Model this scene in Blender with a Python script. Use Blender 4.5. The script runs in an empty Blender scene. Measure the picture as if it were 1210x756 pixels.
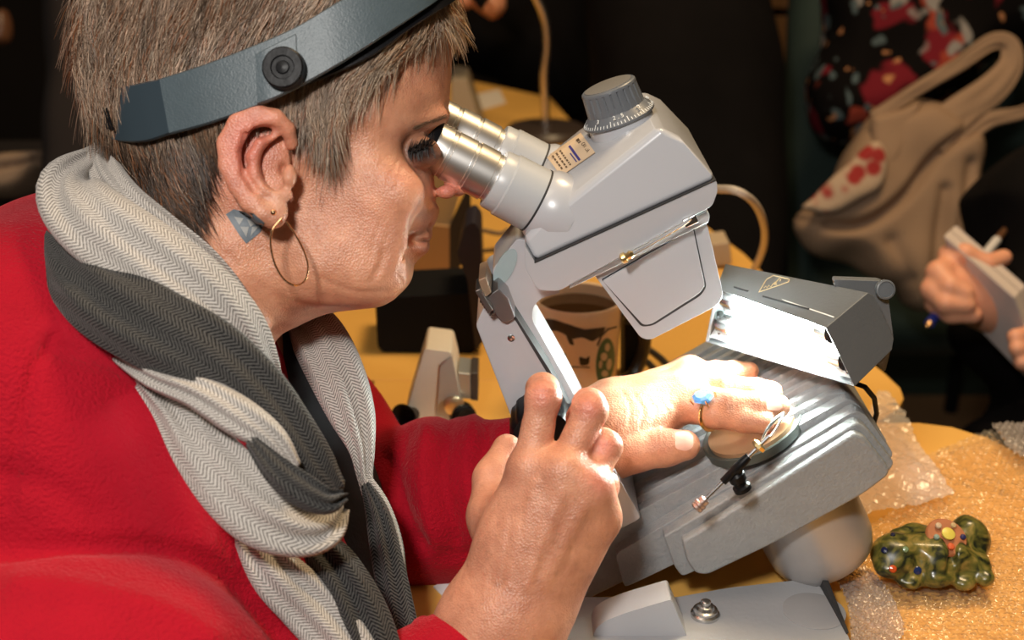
import bpy, bmesh, math, random
import numpy as np
from mathutils import Vector, Matrix
from mathutils.bvhtree import BVHTree
random.seed(7); np.random.seed(7)
SC = bpy.context.scene
COL = SC.collection
# ------------------------------------------------------------------ camera, world, lights, exposure
FPX = 1500.0                      # focal length in pixels of the 1210 x 756 frame
PITCH = math.radians(22)
CS, SN = math.cos(PITCH), math.sin(PITCH)
CZ = 1.20
TZ = 0.74                         # table top height
cam_d = bpy.data.cameras.new('camera')
cam_d.sensor_width = 36.0
cam_d.lens = FPX / 1210.0 * 36.0
cam_d.clip_start = 0.05
cam_d.dof.use_dof = True
cam_d.dof.focus_distance = 0.73
cam_d.dof.aperture_fstop = 7.0
cam = bpy.data.objects.new('camera', cam_d)
cam.location = (0, 0, CZ)
cam.rotation_euler = (math.pi / 2 - PITCH, 0, 0)
COL.objects.link(cam)
SC.camera = cam
w = bpy.data.worlds.new('world'); SC.world = w; w.use_nodes = True
w.node_tree.nodes['Background'].inputs[0].default_value = (1.0, 0.74, 0.48, 1)
w.node_tree.nodes['Background'].inputs[1].default_value = 0.045
def area(name, loc, target, size, power, color):
    l = bpy.data.lights.new(name, 'AREA'); l.size = size; l.energy = power; l.color = color
    o = bpy.data.objects.new(name, l); o.location = loc
    d = Vector(target) - Vector(loc)
    o.rotation_euler = d.to_track_quat('-Z', 'Y').to_euler()
    COL.objects.link(o); return o
area('camera_flash', (-0.16, -0.06, 1.50), (0.0, 0.72, 0.95), 0.10, 7.0, (1.0, 0.95, 0.89))
area('ceiling_lamp_light', (0.45, 1.15, 2.4), (0.25, 1.0, 0.74), 0.45, 23, (1.0, 0.72, 0.40))
area('ceiling_lamp_light', (-0.6, 0.2, 2.45), (0.0, 0.8, 0.9), 0.8, 7, (1.0, 0.84, 0.66))
SC.view_settings.view_transform = 'Standard'
SC.view_settings.look = 'None'
SC.view_settings.exposure = 0.0
SC.view_settings.gamma = 1.0
SC.view_settings.use_curve_mapping = False

# ------------------------------------------------------------------ picking 3D points
def ray(px, py):
    u = (px - 605) / FPX; v = (py - 378) / FPX
    return Vector((u, CS - v * SN, -SN - v * CS))
def K(px, py, d):                 # point at depth d along the camera axis
    return Vector((0, 0, CZ)) + ray(px, py) * d
def at(px, py, Y):                # point on the vertical plane y = Y
    r = ray(px, py); return Vector((0, 0, CZ)) + r * (Y / r.y)
def on(px, py, z):                # point on a horizontal plane
    r = ray(px, py); return Vector((0, 0, CZ)) + r * ((z - CZ) / r.z)
def plane_pt(px, py, p0, n):
    r = ray(px, py); c = Vector((0, 0, CZ))
    return c + r * ((p0 - c).dot(n) / r.dot(n))

# ------------------------------------------------------------------ materials
def mat(name, color, rough=0.5, metal=0.0, noise=0.0, nscale=40.0, bump=0.0, bscale=300.0, bdist=0.0006, **kw):
    m = bpy.data.materials.new(name); m.use_nodes = True
    nt = m.node_tree; b = nt.nodes['Principled BSDF']
    b.inputs['Base Color'].default_value = (*color, 1)
    b.inputs['Roughness'].default_value = rough
    b.inputs['Metallic'].default_value = metal
    for k, v in kw.items():
        b.inputs[k.replace('_', ' ')].default_value = v
    tc = nt.nodes.new('ShaderNodeTexCoord')
    if noise > 0:
        n = nt.nodes.new('ShaderNodeTexNoise'); n.inputs['Scale'].default_value = nscale
        n.inputs['Detail'].default_value = 4
        nt.links.new(tc.outputs['Object'], n.inputs['Vector'])
        mx = nt.nodes.new('ShaderNodeMix'); mx.data_type = 'RGBA'
        mx.inputs[6].default_value = (*[c * (1 - noise) for c in color], 1)
        mx.inputs[7].default_value = (*[min(1, c * (1 + noise)) for c in color], 1)
        nt.links.new(n.outputs[0], mx.inputs[0]); nt.links.new(mx.outputs[2], b.inputs['Base Color'])
    if bump > 0:
        n2 = nt.nodes.new('ShaderNodeTexNoise'); n2.inputs['Scale'].default_value = bscale
        n2.inputs['Detail'].default_value = 3
        nt.links.new(tc.outputs['Object'], n2.inputs['Vector'])
        bp = nt.nodes.new('ShaderNodeBump'); bp.inputs['Strength'].default_value = bump
        bp.inputs['Distance'].default_value = bdist
        nt.links.new(n2.outputs[0], bp.inputs['Height']); nt.links.new(bp.outputs[0], b.inputs['Normal'])
    return m
def emit(name, color, strength):
    m = bpy.data.materials.new(name); m.use_nodes = True
    b = m.node_tree.nodes['Principled BSDF']
    b.inputs['Base Color'].default_value = (*color, 1)
    b.inputs['Emission Color'].default_value = (*color, 1)
    b.inputs['Emission Strength'].default_value = strength
    return m

# ------------------------------------------------------------------ object helpers
ORG = {}
def tag(o, label=None, cat=None, group=None, kind=None):
    if label: o['label'] = label
    if cat: o['category'] = cat
    if group: o['group'] = group
    if kind: o['kind'] = kind
    return o
def thing(name, label, cat, loc, group=None):
    o = bpy.data.objects.new(name, None); o.empty_display_size = 0.02
    o.location = loc; COL.objects.link(o); ORG[o.name] = Vector(loc)
    return tag(o, label, cat, group)
def obj(name, V, F, m, parent=None, smooth=True, bevel=0.0, seg=3, origin=None, uv=None, ang=35, colors=None):
    """world-space vertices and faces -> one mesh object"""
    V = np.asarray([tuple(v) for v in V] if not isinstance(V, np.ndarray) else V, dtype=np.float64)
    if parent is not None: org = ORG[parent.name]
    elif origin is not None: org = Vector(origin)
    else:
        mn, mx = V.min(0), V.max(0); org = Vector(((mn[0]+mx[0])/2, (mn[1]+mx[1])/2, mn[2]))
    V = V - np.array(org)
    me = bpy.data.meshes.new(name)
    if isinstance(F, np.ndarray) and F.ndim == 2:
        n, k = F.shape
        me.vertices.add(len(V)); me.vertices.foreach_set('co', V.astype(np.float32).ravel())
        me.loops.add(n * k); me.loops.foreach_set('vertex_index', F.astype(np.int32).ravel())
        me.polygons.add(n); me.polygons.foreach_set('loop_start', np.arange(n, dtype=np.int32) * k)
        me.update(calc_edges=True); me.validate()
    else:
        me.from_pydata([tuple(v) for v in V], [], [tuple(int(i) for i in f) for f in F]); me.update()
    if uv is not None:
        l = me.uv_layers.new(name='UVMap')
        idx = np.empty(len(me.loops), dtype=np.int32); me.loops.foreach_get('vertex_index', idx)
        l.data.foreach_set('uv', np.asarray(uv, dtype=np.float32)[idx].ravel())
    if colors is not None:
        a = me.color_attributes.new('Col', 'FLOAT_COLOR', 'POINT')
        a.data.foreach_set('color', np.asarray(colors, dtype=np.float32).ravel())
    if smooth:
        me.polygons.foreach_set('use_smooth', np.ones(len(me.polygons), dtype=bool))
        if ang: me.set_sharp_from_angle(angle=math.radians(ang))
    if isinstance(m, (list, tuple)):
        for q in m: me.materials.append(q)
    else: me.materials.append(m)
    o = bpy.data.objects.new(name, me); COL.objects.link(o)
    if parent is not None:
        o.parent = parent; ORG[o.name] = org
    else:
        o.location = org; ORG[o.name] = org
    if bevel > 0:
        b = o.modifiers.new('bevel', 'BEVEL'); b.width = bevel; b.segments = seg
        b.limit_method = 'ANGLE'; b.angle_limit = math.radians(28); b.harden_normals = True
        b.use_clamp_overlap = True
    return o
class MB:                          # mesh builder
    def __init__(s): s.V = []; s.F = []
    def add(s, V, F):
        n = len(s.V); s.V += [Vector(v) for v in V]; s.F += [tuple(i + n for i in f) for f in F]; return s
    def loft(s, rings, cap=True, closed=True):
        n = len(rings[0]); V = [p for r in rings for p in r]; F = []
        for i in range(len(rings) - 1):
            for j in range(n if closed else n - 1):
                a = i * n + j; b = i * n + (j + 1) % n
                F.append((a, b, b + n, a + n))
        if cap: F.append(tuple(range(n))[::-1]); F.append(tuple(range((len(rings)-1)*n, len(rings)*n)))
        return s.add(V, F)
    def tube(s, pts, r, n=8, cap=True, flat=1.0):
        pts = [Vector(p) for p in pts]
        rs = r if isinstance(r, (list, tuple)) else [r] * len(pts)
        rings = []; up = None
        for i, p in enumerate(pts):
            t = (pts[min(i+1, len(pts)-1)] - pts[max(i-1, 0)]).normalized()
            if up is None:
                up = t.orthogonal().normalized()
            up = (up - t * up.dot(t)).normalized(); sd = t.cross(up)
            rings.append([p + (up * math.cos(a) + sd * math.sin(a) * flat) * rs[i] for a in [2*math.pi*k/n for k in range(n)]])
        return s.loft(rings, cap)
    def lathe(s, c, ax, prof, n=32, cap=True):      # prof: (radius, height along ax)
        c = Vector(c); ax = Vector(ax).normalized(); u = ax.orthogonal().normalized(); v = ax.cross(u)
        rings = [[c + ax * h + (u * math.cos(2*math.pi*k/n) + v * math.sin(2*math.pi*k/n)) * max(r, 1e-5) for k in range(n)] for r, h in prof]
        return s.loft(rings, cap)
    def box(s, c, size, M=None):
        c = Vector(c); hx, hy, hz = [q / 2 for q in size]
        V = [Vector((x, y, z)) for x in (-hx, hx) for y in (-hy, hy) for z in (-hz, hz)]
        if M is not None: V = [M @ v for v in V]
        return s.add([c + v for v in V], [(0,1,3,2),(4,6,7,5),(0,4,5,1),(2,3,7,6),(0,2,6,4),(1,5,7,3)])
    def hexa(s, P):                # 8 corners: four of one face, then the four opposite them
        return s.add(P, [(3,2,1,0),(4,5,6,7),(0,1,5,4),(1,2,6,5),(2,3,7,6),(3,0,4,7)])
    def prism(s, A, B): return s.loft([A, B])
    def o(s, name, m, parent=None, **k):
        me = bmesh.new()
        vs = [me.verts.new(v) for v in s.V]
        for f in s.F:
            try: me.faces.new([vs[i] for i in f])
            except ValueError: pass
        bmesh.ops.recalc_face_normals(me, faces=me.faces)
        me.verts.index_update()
        V = [v.co.copy() for v in me.verts]; F = [[v.index for v in f.verts] for f in me.faces]; me.free()
        return obj(name, V, F, m, parent, **k)
def roundc(pts, r):                # round the corners of a pixel contour
    out = []; n = len(pts)
    rs = r if isinstance(r, (list, tuple)) else [r] * n
    for i in range(n):
        p = Vector(pts[i]); a = Vector(pts[i-1]); b = Vector(pts[(i+1) % n])
        rr = min(rs[i], (a-p).length*.45, (b-p).length*.45)
        if rr < .3: out.append(tuple(p)); continue
        q0 = p + (a-p).normalized()*rr; q1 = p + (b-p).normalized()*rr
        for k in range(5):
            t = k/4; out.append(tuple(q0*(1-t)**2 + p*2*t*(1-t) + q1*t*t))
    return out
def pslab(name, contour, Y0, Y1, m, parent, r=0, bevel=0.0, shrink=0.0, **k):
    """contour in pixels seen at plane y=Y0, carried back to y=Y1"""
    c = roundc(contour, r) if r else contour
    A = [at(x, y, Y0) for x, y in c]
    cen = sum(A, Vector()) / len(A)
    B = [Vector((a.x + (cen.x - a.x) * shrink, Y1, a.z + (cen.z - a.z) * shrink)) for a in A]
    return MB().prism(A, B).o(name, m, parent, bevel=bevel, **k)
def hull(name, P, m, parent, bevel=0.002, **k):
    bm = bmesh.new()
    for p in P: bm.verts.new(p)
    r = bmesh.ops.convex_hull(bm, input=bm.verts)
    junk = set(r['geom_interior']) | set(r['geom_unused'])
    bmesh.ops.delete(bm, geom=[g for g in junk if isinstance(g, bmesh.types.BMVert)], context='VERTS')
    bmesh.ops.dissolve_limit(bm, angle_limit=math.radians(4), verts=bm.verts, edges=bm.edges)
    bm.verts.index_update()
    V = [v.co.copy() for v in bm.verts]; F = [[v.index for v in f.verts] for f in bm.faces]; bm.free()
    return obj(name, V, F, m, parent, bevel=bevel, **k)
def catmull(P, n):
    P = np.asarray(P, dtype=float); Q = np.vstack([2*P[0]-P[1], P, 2*P[-1]-P[-2]]); out = []
    segs = len(P) - 1
    for i in range(segs):
        a, b, c, d = Q[i:i+4]
        for k in range(n):
            t = k / n
            out.append(.5*((2*b)+(c-a)*t+(2*a-5*b+4*c-d)*t*t+(3*b-a-3*c+d)*t**3))
    out.append(P[-1]); return np.array(out)

# ------------------------------------------------------------------ implicit surfaces
class Field:
    def __init__(s, lo, hi, h):
        s.lo = np.array(lo, float); s.h = h
        s.n = np.ceil((np.array(hi, float) - s.lo) / h).astype(int) + 1
        s.f = np.full(s.n, 1e3, np.float32)
        s.ax = [s.lo[i] + h * np.arange(s.n[i]) for i in range(3)]
    def win(s, lo, hi, pad):
        a = np.clip(np.floor((np.array(lo) - pad - s.lo) / s.h).astype(int), 0, s.n)
        b = np.clip(np.ceil((np.array(hi) + pad - s.lo) / s.h).astype(int) + 1, 0, s.n)
        sl = tuple(slice(a[i], b[i]) for i in range(3))
        g = np.meshgrid(*[s.ax[i][a[i]:b[i]] for i in range(3)], indexing='ij')
        return sl, g
    def comb(s, sl, d, k, sub=False):
        a = s.f[sl]
        if sub: a, d = -a, d
        if k > 0:
            h = np.maximum(k - np.abs(a - d), 0) / k; r = np.minimum(a, d) - h*h*k*.25
        else: r = np.minimum(a, d)
        s.f[sl] = -r if sub else r
    def cap(s, p, q, r0, r1, k=0.0, sub=False):       # tapered capsule
        p = np.array(p, float); q = np.array(q, float); R = max(r0, r1)
        sl, g = s.win(np.minimum(p, q) - R, np.maximum(p, q) + R, k + 3*s.h)
        ba = q - p; L = max(ba.dot(ba), 1e-12)
        t = np.clip(sum((g[i] - p[i]) * ba[i] for i in range(3)) / L, 0, 1)
        d = np.sqrt(sum((g[i] - p[i] - ba[i]*t)**2 for i in range(3))) - (r0 + (r1 - r0) * t)
        s.comb(sl, d, k, sub)
    def chain(s, P, R, k=0.0, sub=False):
        for i in range(len(P) - 1): s.cap(P[i], P[i+1], R[i], R[i+1], k, sub)
    def ell(s, c, r, k=0.0, sub=False, M=None):
        c = np.array(c, float); r = np.array(r, float); R = r.max()
        sl, g = s.win(c - R, c + R, k + 3*s.h)
        q = [g[i] - c[i] for i in range(3)]
        if M is not None: q = [sum(M[j][i] * q[j] for j in range(3)) for i in range(3)]   # M columns = axes
        k0 = np.sqrt(sum((q[i] / r[i])**2 for i in range(3)))
        k1 = np.sqrt(sum((q[i] / r[i]**2)**2 for i in range(3))) + 1e-9
        s.comb(sl, k0 * (k0 - 1) / k1, k, sub)
    def mesh(s):
        f = s.f.copy()
        for i in range(3):                             # always closed at the border
            sl = [slice(None)]*3; sl[i] = 0; f[tuple(sl)] = np.maximum(f[tuple(sl)], s.h*.5); sl[i] = -1; f[tuple(sl)] = np.maximum(f[tuple(sl)], s.h*.5)
        ins = f < 0
        def cs(a, o): return a[o[0]:a.shape[0]-1+o[0], o[1]:a.shape[1]-1+o[1], o[2]:a.shape[2]-1+o[2]]
        offs = [(a,b,c) for a in (0,1) for b in (0,1) for c in (0,1)]
        cnt = np.zeros(np.array(f.shape)-1, np.int8)
        for o in offs: cnt += cs(ins, o)
        act = (cnt > 0) & (cnt < 8)
        ci = np.argwhere(act)
        idx = np.full(act.shape, -1, np.int64); idx[act] = np.arange(len(ci))
        cv = {o: f[ci[:,0]+o[0], ci[:,1]+o[1], ci[:,2]+o[2]] for o in offs}
        acc = np.zeros((len(ci), 3)); n = np.zeros(len(ci))
        for o in offs:
            for ax in range(3):
                if o[ax]: continue
                p = list(o); p[ax] = 1; p = tuple(p)
                a, b = cv[o], cv[p]; m = (a < 0) != (b < 0)
                t = np.where(m, a / np.where(a - b == 0, 1, a - b), 0)
                q = np.tile(np.array(o, float), (len(ci), 1)); q[:, ax] += t
                acc += q * m[:, None]; n += m
        V = s.lo + (ci + acc / n[:, None]) * s.h
        Fs = []
        for ax in range(3):
            u, v = (ax+1) % 3, (ax+2) % 3
            sh = [slice(1, -1)]*3; sh[ax] = slice(0, -1); sh2 = list(sh); sh2[ax] = slice(1, None)
            # edges along ax at interior u,v
            A = ins[tuple(sh)]; B = ins[tuple(sh2)]
            e = np.argwhere(A != B); 
            if not len(e): continue
            base = e.copy(); base[:, u] += 1; base[:, v] += 1
            flip = A[e[:,0], e[:,1], e[:,2]]
            def g(du, dv):
                q = base.copy(); q[:, u] -= du; q[:, v] -= dv
                return idx[q[:,0], q[:,1], q[:,2]]
            quad = np.stack([g(1,1), g(0,1), g(0,0), g(1,0)], 1)
            quad[~flip] = quad[~flip][:, ::-1]
            Fs.append(quad)
        F = np.concatenate(Fs)
        F = F[(F >= 0).all(1)]
        return V, F
def relax(V, F, it=2, lam=.5):
    e = np.concatenate([F[:, [0,1]], F[:, [1,2]], F[:, [2,3]], F[:, [3,0]]])
    for _ in range(it):
        acc = np.zeros_like(V); n = np.zeros(len(V))
        for c in range(3):
            acc[:, c] = np.bincount(e[:,0], V[e[:,1], c], len(V)) + np.bincount(e[:,1], V[e[:,0], c], len(V))
        n = np.bincount(e[:,0], minlength=len(V)) + np.bincount(e[:,1], minlength=len(V))
        V = V * (1-lam) + acc / np.maximum(n, 1)[:, None] * lam
    return V
def vnormals(V, F):
    n = np.cross(V[F[:,2]] - V[F[:,0]], V[F[:,3]] - V[F[:,1]])
    N = np.zeros_like(V)
    for c in range(3):
        for j in range(4): N[:, c] += np.bincount(F[:, j], n[:, c], len(V))
    return N / (np.linalg.norm(N, axis=1, keepdims=True) + 1e-12)
def project(V):                    # world -> pixel and depth
    d = V[:,1]*CS - (V[:,2]-CZ)*SN; u = V[:,1]*SN + (V[:,2]-CZ)*CS
    return 605 + V[:,0]/d*FPX, 378 - u/d*FPX, d
def poly_sd(px, py, P):            # signed distance to a polygon, negative inside
    P = np.asarray(P, float); d = np.full(px.shape, 1e18); ins = np.zeros(px.shape, bool)
    for i in range(len(P)):
        a, b = P[i-1], P[i]; e = b - a
        wx, wy = px - a[0], py - a[1]
        t = np.clip((wx*e[0] + wy*e[1]) / max(e.dot(e), 1e-9), 0, 1)
        d = np.minimum(d, (wx - e[0]*t)**2 + (wy - e[1]*t)**2)
        c = ((a[1] > py) != (b[1] > py)) & (px < (b[0]-a[0]) * (py-a[1]) / (b[1]-a[1] + 1e-12) + a[0])
        ins ^= c
    return np.where(ins, -1, 1) * np.sqrt(d)
def shep(x, y, C, p=3):
    num = np.zeros_like(x); den = np.zeros_like(x)
    for cx, cy, v in C:
        w_ = 1 / ((x-cx)**2 + (y-cy)**2 + 400) ** (p/2); num += w_*v; den += w_
    return num / den
# ------------------------------------------------------------------ the setting
M_floor = mat('floor_green', (.035, .06, .045), .8, noise=.3, nscale=6)
M_wood = mat('table_wood', (.78, .43, .10), .42, noise=.12, nscale=7, bump=.05)
M_edge = mat('table_edge', (.22, .12, .05), .5)
M_black = mat('matte_black', (.006, .006, .007), .75, Specular_IOR_Level=.15)
M_wall = mat('wall_dark', (.02, .014, .011), .9, noise=.4, nscale=3)
tag(MB().box((0, 2.5, -.02), (7, 7, .04)).o('floor', M_floor), kind='structure')
tag(MB().box((0, 4.6, 1.3), (7, .1, 2.6)).o('wall_back', M_wall), kind='structure')
tag(MB().box((-3.4, 2.2, 1.3), (.1, 4.7, 2.6)).o('wall_left', M_wall), kind='structure')
tag(MB().box((3.4, 2.2, 1.3), (.1, 4.7, 2.6)).o('wall_right', M_wall), kind='structure')
M_plank = mat('floor_wood', (.30, .17, .08), .6, noise=.3, nscale=9)
def plankfloor():
    x0 = on(1150, 478, .012)
    t = thing('wooden_walkway', 'strip of pale wooden floorboards beyond the round table edge', 'floorboards', (x0.x+.2, x0.y, .0))
    for k in range(4):
        y = x0.y - .44 + k*.14
        MB().box((x0.x + .35, y, .006), (2.2, .134, .012)).o('plank', M_plank, t)
plankfloor()
# tables -----------------------------------------------------------------
def table(name, label, outline, thick=.026, legs=()):
    cx = sum(p[0] for p in outline)/len(outline); cy = sum(p[1] for p in outline)/len(outline)
    t = thing(name, label, 'table', (cx, cy, 0))
    A = [Vector((p[0], p[1], TZ)) for p in outline]; B = [Vector((p[0], p[1], TZ - thick)) for p in outline]
    MB().prism(A, B).o('tabletop', M_wood, t, bevel=.0012)
    for lx, ly in legs:
        MB().lathe((lx, ly, 0), (0, 0, 1), [(.02, 0), (.018, TZ - thick)], 16).o('leg', M_black, t)
    return t
def P2(px, py): q = on(px, py, TZ); return (q.x, q.y)
# near table: broad disc end, edge seen at the right
near = [(-.12, .9998), (-.105, .90), (-.10, .80), (-.09, .70), (-.07, .60), (-.03, .52), (-.03, .42), (.60, .42), P2(1330, 640), P2(1270, 580), P2(1215, 541), P2(1170, 518), P2(1125, 504), P2(1085, 499), P2(1040, 499), (.2, .9998)]
table('work_table', 'round-ended yellow wood table carrying the microscope and bubble wrap', near, legs=((.42, .72), (.30, .5), (.0, .85), (.02, .5)))
far = [P2(70, 519)[:1] + (1.0002,), (.2, 1.0002), P2(1040, 496), P2(1062, 482), P2(1068, 470), P2(1064, 458), P2(1045, 440), P2(1000, 405), P2(930, 350), P2(880, 300), P2(770, 220), P2(690, 160), P2(650, 115), P2(560, 96), P2(380, 96), P2(200, 240), P2(110, 340)]
table('far_table', 'yellow wood table behind the microscope with mug and boxes', far, legs=((.22, 1.12), (.02, 1.9), (-.28, 1.9), (-.3, 1.2)))

# ------------------------------------------------------------------ the microscope
YS = .731                          # its middle plane
TH = math.radians(27)
A_ = Vector((math.cos(TH), 0, math.sin(TH))); N_ = Vector((-math.sin(TH), 0, math.cos(TH))); L_ = Vector((0, 1, 0))
M_en = mat('grey_enamel', (.46, .47, .50), .30, noise=.05, nscale=14, bump=.06, bscale=260, bdist=.0004, Coat_Weight=.35, Coat_Roughness=.15)
M_en2 = mat('grey_enamel_light', (.46, .475, .49), .34, noise=.05, nscale=20)
M_cast = mat('hammered_grey', (.29, .305, .315), .42, noise=.12, nscale=120, bump=.6, bscale=420, bdist=.0013)
M_lamp = mat('lamp_grey', (.135, .145, .155), .42, noise=.08, nscale=30, bump=.2, bscale=500)
M_silver = mat('satin_aluminium', (.82, .80, .77), .36, 1.0, noise=.05, nscale=60)
M_steel = mat('steel', (.6, .6, .6), .25, 1.0)
M_brass = mat('brass', (.75, .55, .25), .3, 1.0)
M_rubber = mat('black_rubber', (.006, .006, .007), .38, bump=.3, bscale=200, Specular_IOR_Level=.14)
M_seam = mat('seam_dark', (.03, .03, .032), .6)
M_knob = mat('knob_grey', (.13, .14, .155), .38, noise=.1, nscale=80)
M_white = mat('white_print', (.8, .8, .76), .6)
scope = thing('stereo_microscope', 'grey enamel stereo gem microscope tilted on its base with silver eyepieces', 'microscope', at(810, 740, YS) * 1)
scope.location.z = TZ; ORG[scope.name].z = TZ
# -- optical housing
YN, YF = .676, .786
def both(px, py, inset=0.0, Y=None):
    a = at(px, py, YN + inset)
    return [a, Vector((a.x, 2*YS - a.y, a.z))]
P = []
for q in [(633,309,0),(846,212,0),(619,284,.004),(841,203,.004),(703,220,.005),(780,151,.006),(801,160,.006),(835,200,.004),(657,236,.012),(640,262,.004)]:
    P += both(*q)
P += [at(650,188,.731), at(696,158,.731), at(648,183,.762), at(686,153,.762)]
HOUS = hull('upper_housing', P, M_en, scope, bevel=.0045, seg=5)
lip = [(633,310.8),(847,213),(848,226),(842,243),(660,344),(636,343),(621,318),(620,290)]
pslab('housing_rim', lip, YN - .0015, 2*YS - YN + .0015, M_en, scope, r=[2,4,4,5,6,6,5,4], bevel=.0018, ang=40)
sl = [(631,309.6),(846,212.2),(846.5,213.5),(632,311.2)]
pslab('seam', sl, YN - .0018, YN + .02, M_seam, scope)
# lower plate with the sliding rod
pslab('lower_plate', [(672,342),(838,263),(839,254),(835,248),(676,334)], YN + .006, 2*YS - YN - .006, M_en2, scope, bevel=.001)
# -- objective pod
pod = [(703,326),(826,259),(836,266),(855,350),(846,362),(768,402),(757,399)]
p_ = [at(x, y, YN + .012) for x, y in roundc(pod, [2,6,3,9,6,9,4])]
cen = sum(p_, Vector()) / len(p_)
r0 = [Vector((p.x, p.y, p.z)) for p in p_]
r1 = [Vector((p.x + (cen.x-p.x)*.05, 2*YS - p.y, p.z + (cen.z-p.z)*.05)) for p in p_]
podo = MB().prism(r0, r1).o('objective_pod', M_en, scope, bevel=.004, seg=5)
panel = roundc([(712,332),(819,270),(833,338),(826,347),(770,383),(760,384)], [2,4,5,4,8,4])
pslab('cover_panel', panel, YN + .0105, YN + .014, M_en, podo, bevel=.0008)
pin = [(710.5,330),(820,268),(835,339),(828,349),(771,385),(758,386)]
pslab('panel_groove', roundc(pin, [2,4,5,4,8,4]), YN + .0117, YN + .0135, M_seam, podo)
# spring rod
rod = [at(741,303,YN-.004), at(770,287,YN-.004), at(806,266,YN-.004), at(816,258,YN-.003)]
MB().tube(rod, .0013).o('locking_rod', M_steel, scope)
MB().lathe(at(741,303,YN-.004) - A_*.004, A_, [(.002,0),(.0032,.001),(.0032,.003),(.002,.004),(.0026,.006),(.0015,.008)], 14).o('rod_tip', M_brass, scope)
MB().box(at(815,260,YN-.001), (.008,.006,.005), Matrix.Rotation(-TH,3,'Y')).o('rod_bracket', M_steel, scope, bevel=.0008)
# -- eyepieces
def tube(Y, near):
    e0 = at(507, 171, .700); e1 = at(640, 240, .700)
    ax = (e1 - e0).normalized(); off = Vector((0, Y - .700, 0)); c = e0 + off
    k = 1.0
    L = (at(590, 212, .700) - e0).length; L2 = (e1 - e0).length
    t = thing if 0 else None
    ep = MB().lathe(c, ax, [(.0108,.0015),(.0125,.0005),(.0136,0),(.0142,.0018),(.0144,.010),(.0139,.0105),(.0139,.0125),(.0146,.013),(.0148,.024),(.0142,.0245),(.0142,.026),(.0150,.0265),(.0150,L*.86),(.0141,L*.87),(.0141,L)], 48).o('eyepiece', M_silver, scope, ang=30)
    MB().lathe(c, ax, [(.0095,.003),(.0095,-.0030),(.0118,-.0062),(.0146,-.0050),(.0152,-.0008),(.0150,.0022),(.0125,.003)], 40).o('rubber_eyecup', M_rubber, ep)
    MB().lathe(c, ax, [(.0095,.0032),(.0095,.0042)], 32).o('lens', mat('lens_glass', (.01,.015,.03), .03, Coat_Weight=1.0), ep)
    tb = MB().lathe(c + ax*(L*.93), ax, [(.0170,0),(.0176,.001),(.0179,.007),(.0188,.008),(.0190,(L2-L)*1.0)], 48).o('eye_tube', M_en2, scope, ang=30)
    MB().lathe(c + ax*(L2-.004), ax, [(.0193,0),(.0193,.0012)], 48).o('joint_ring', M_seam, tb)
    MB().lathe(c + ax*(L2-.0028), ax, [(.0194,0),(.0212,.003),(.0228,.010),(.0228,.020)], 48).o('tube_collar', M_en, scope, ang=40)
tube(.700, True); tube(.762, False)
# -- zoom knob and its dial
kn = Vector((-.36, 0, .933)).normalized()
kc = at(730, 134, .722)
MB().lathe(kc - kn*.012, kn, [(.0195,0),(.0190,.0088)], 40).o('dial_seat', M_en, scope)
dial = MB().lathe(kc - kn*.003, kn, [(.0205,0),(.0212,.0004),(.0214,.0015),(.0168,.0065),(.0165,.010)], 64).o('zoom_dial', M_knob, scope, ang=30)
V = []; nn = 72
kb = MB()
for r, h, am in [(.0168,.003,0),(.0168,.0045,.0006),(.0160,.0185,.0006),(.0158,.0192,0),(.0150,.0203,0)]:
    pass
u_ = kn.orthogonal().normalized(); v_ = kn.cross(u_)
rings = []
for r, h, am in [(.0169,.003,0),(.0169,.0045,.0007),(.0162,.0150,.0007),(.0163,.0156,0),(.0160,.0168,0),(.0152,.0174,0)]:
    rg = []
    for k in range(144):
        a = 2*math.pi*k/144
        rr = r - (am if (k % 6) in (0,) else 0)
        rg.append(kc + kn*h + (u_*math.cos(a) + v_*math.sin(a))*rr)
    rings.append(rg)
knob = MB().loft(rings).o('zoom_knob', M_knob, scope, ang=25)
MB().lathe(kc + kn*.0174, kn, [(.0140,0),(.0140,.0004),(.0133,.0005)], 48).o('knob_cap', mat('knob_cap_grey', (.20,.19,.175), .35, noise=.1, nscale=90), knob)
for k in range(60):                # engraved scale ticks
    a = 2*math.pi*k/60; big = k % 5 == 0
    d = u_*math.cos(a) + v_*math.sin(a); s = v_*math.cos(a) - u_*math.sin(a)
    r0_, r1_ = (.0190 if big else .0200), .0212
    ch_ = lambda r: -.0015 + (.0214-r)/.0046*.005 + .0002
    p0 = kc + d*r0_ + kn*ch_(r0_); p1 = kc + d*r1_ + kn*ch_(r1_)
    w_ = .00022
    MB().add([p0-s*w_, p0+s*w_, p1+s*w_, p1-s*w_, p0-s*w_-kn*.0006, p0+s*w_-kn*.0006, p1+s*w_-kn*.0006, p1-s*w_-kn*.0006], [(0,1,2,3),(7,6,5,4),(0,4,5,1),(1,5,6,2),(2,6,7,3),(3,7,4,0)]).o('tick', M_white, dial, smooth=False)
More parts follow.
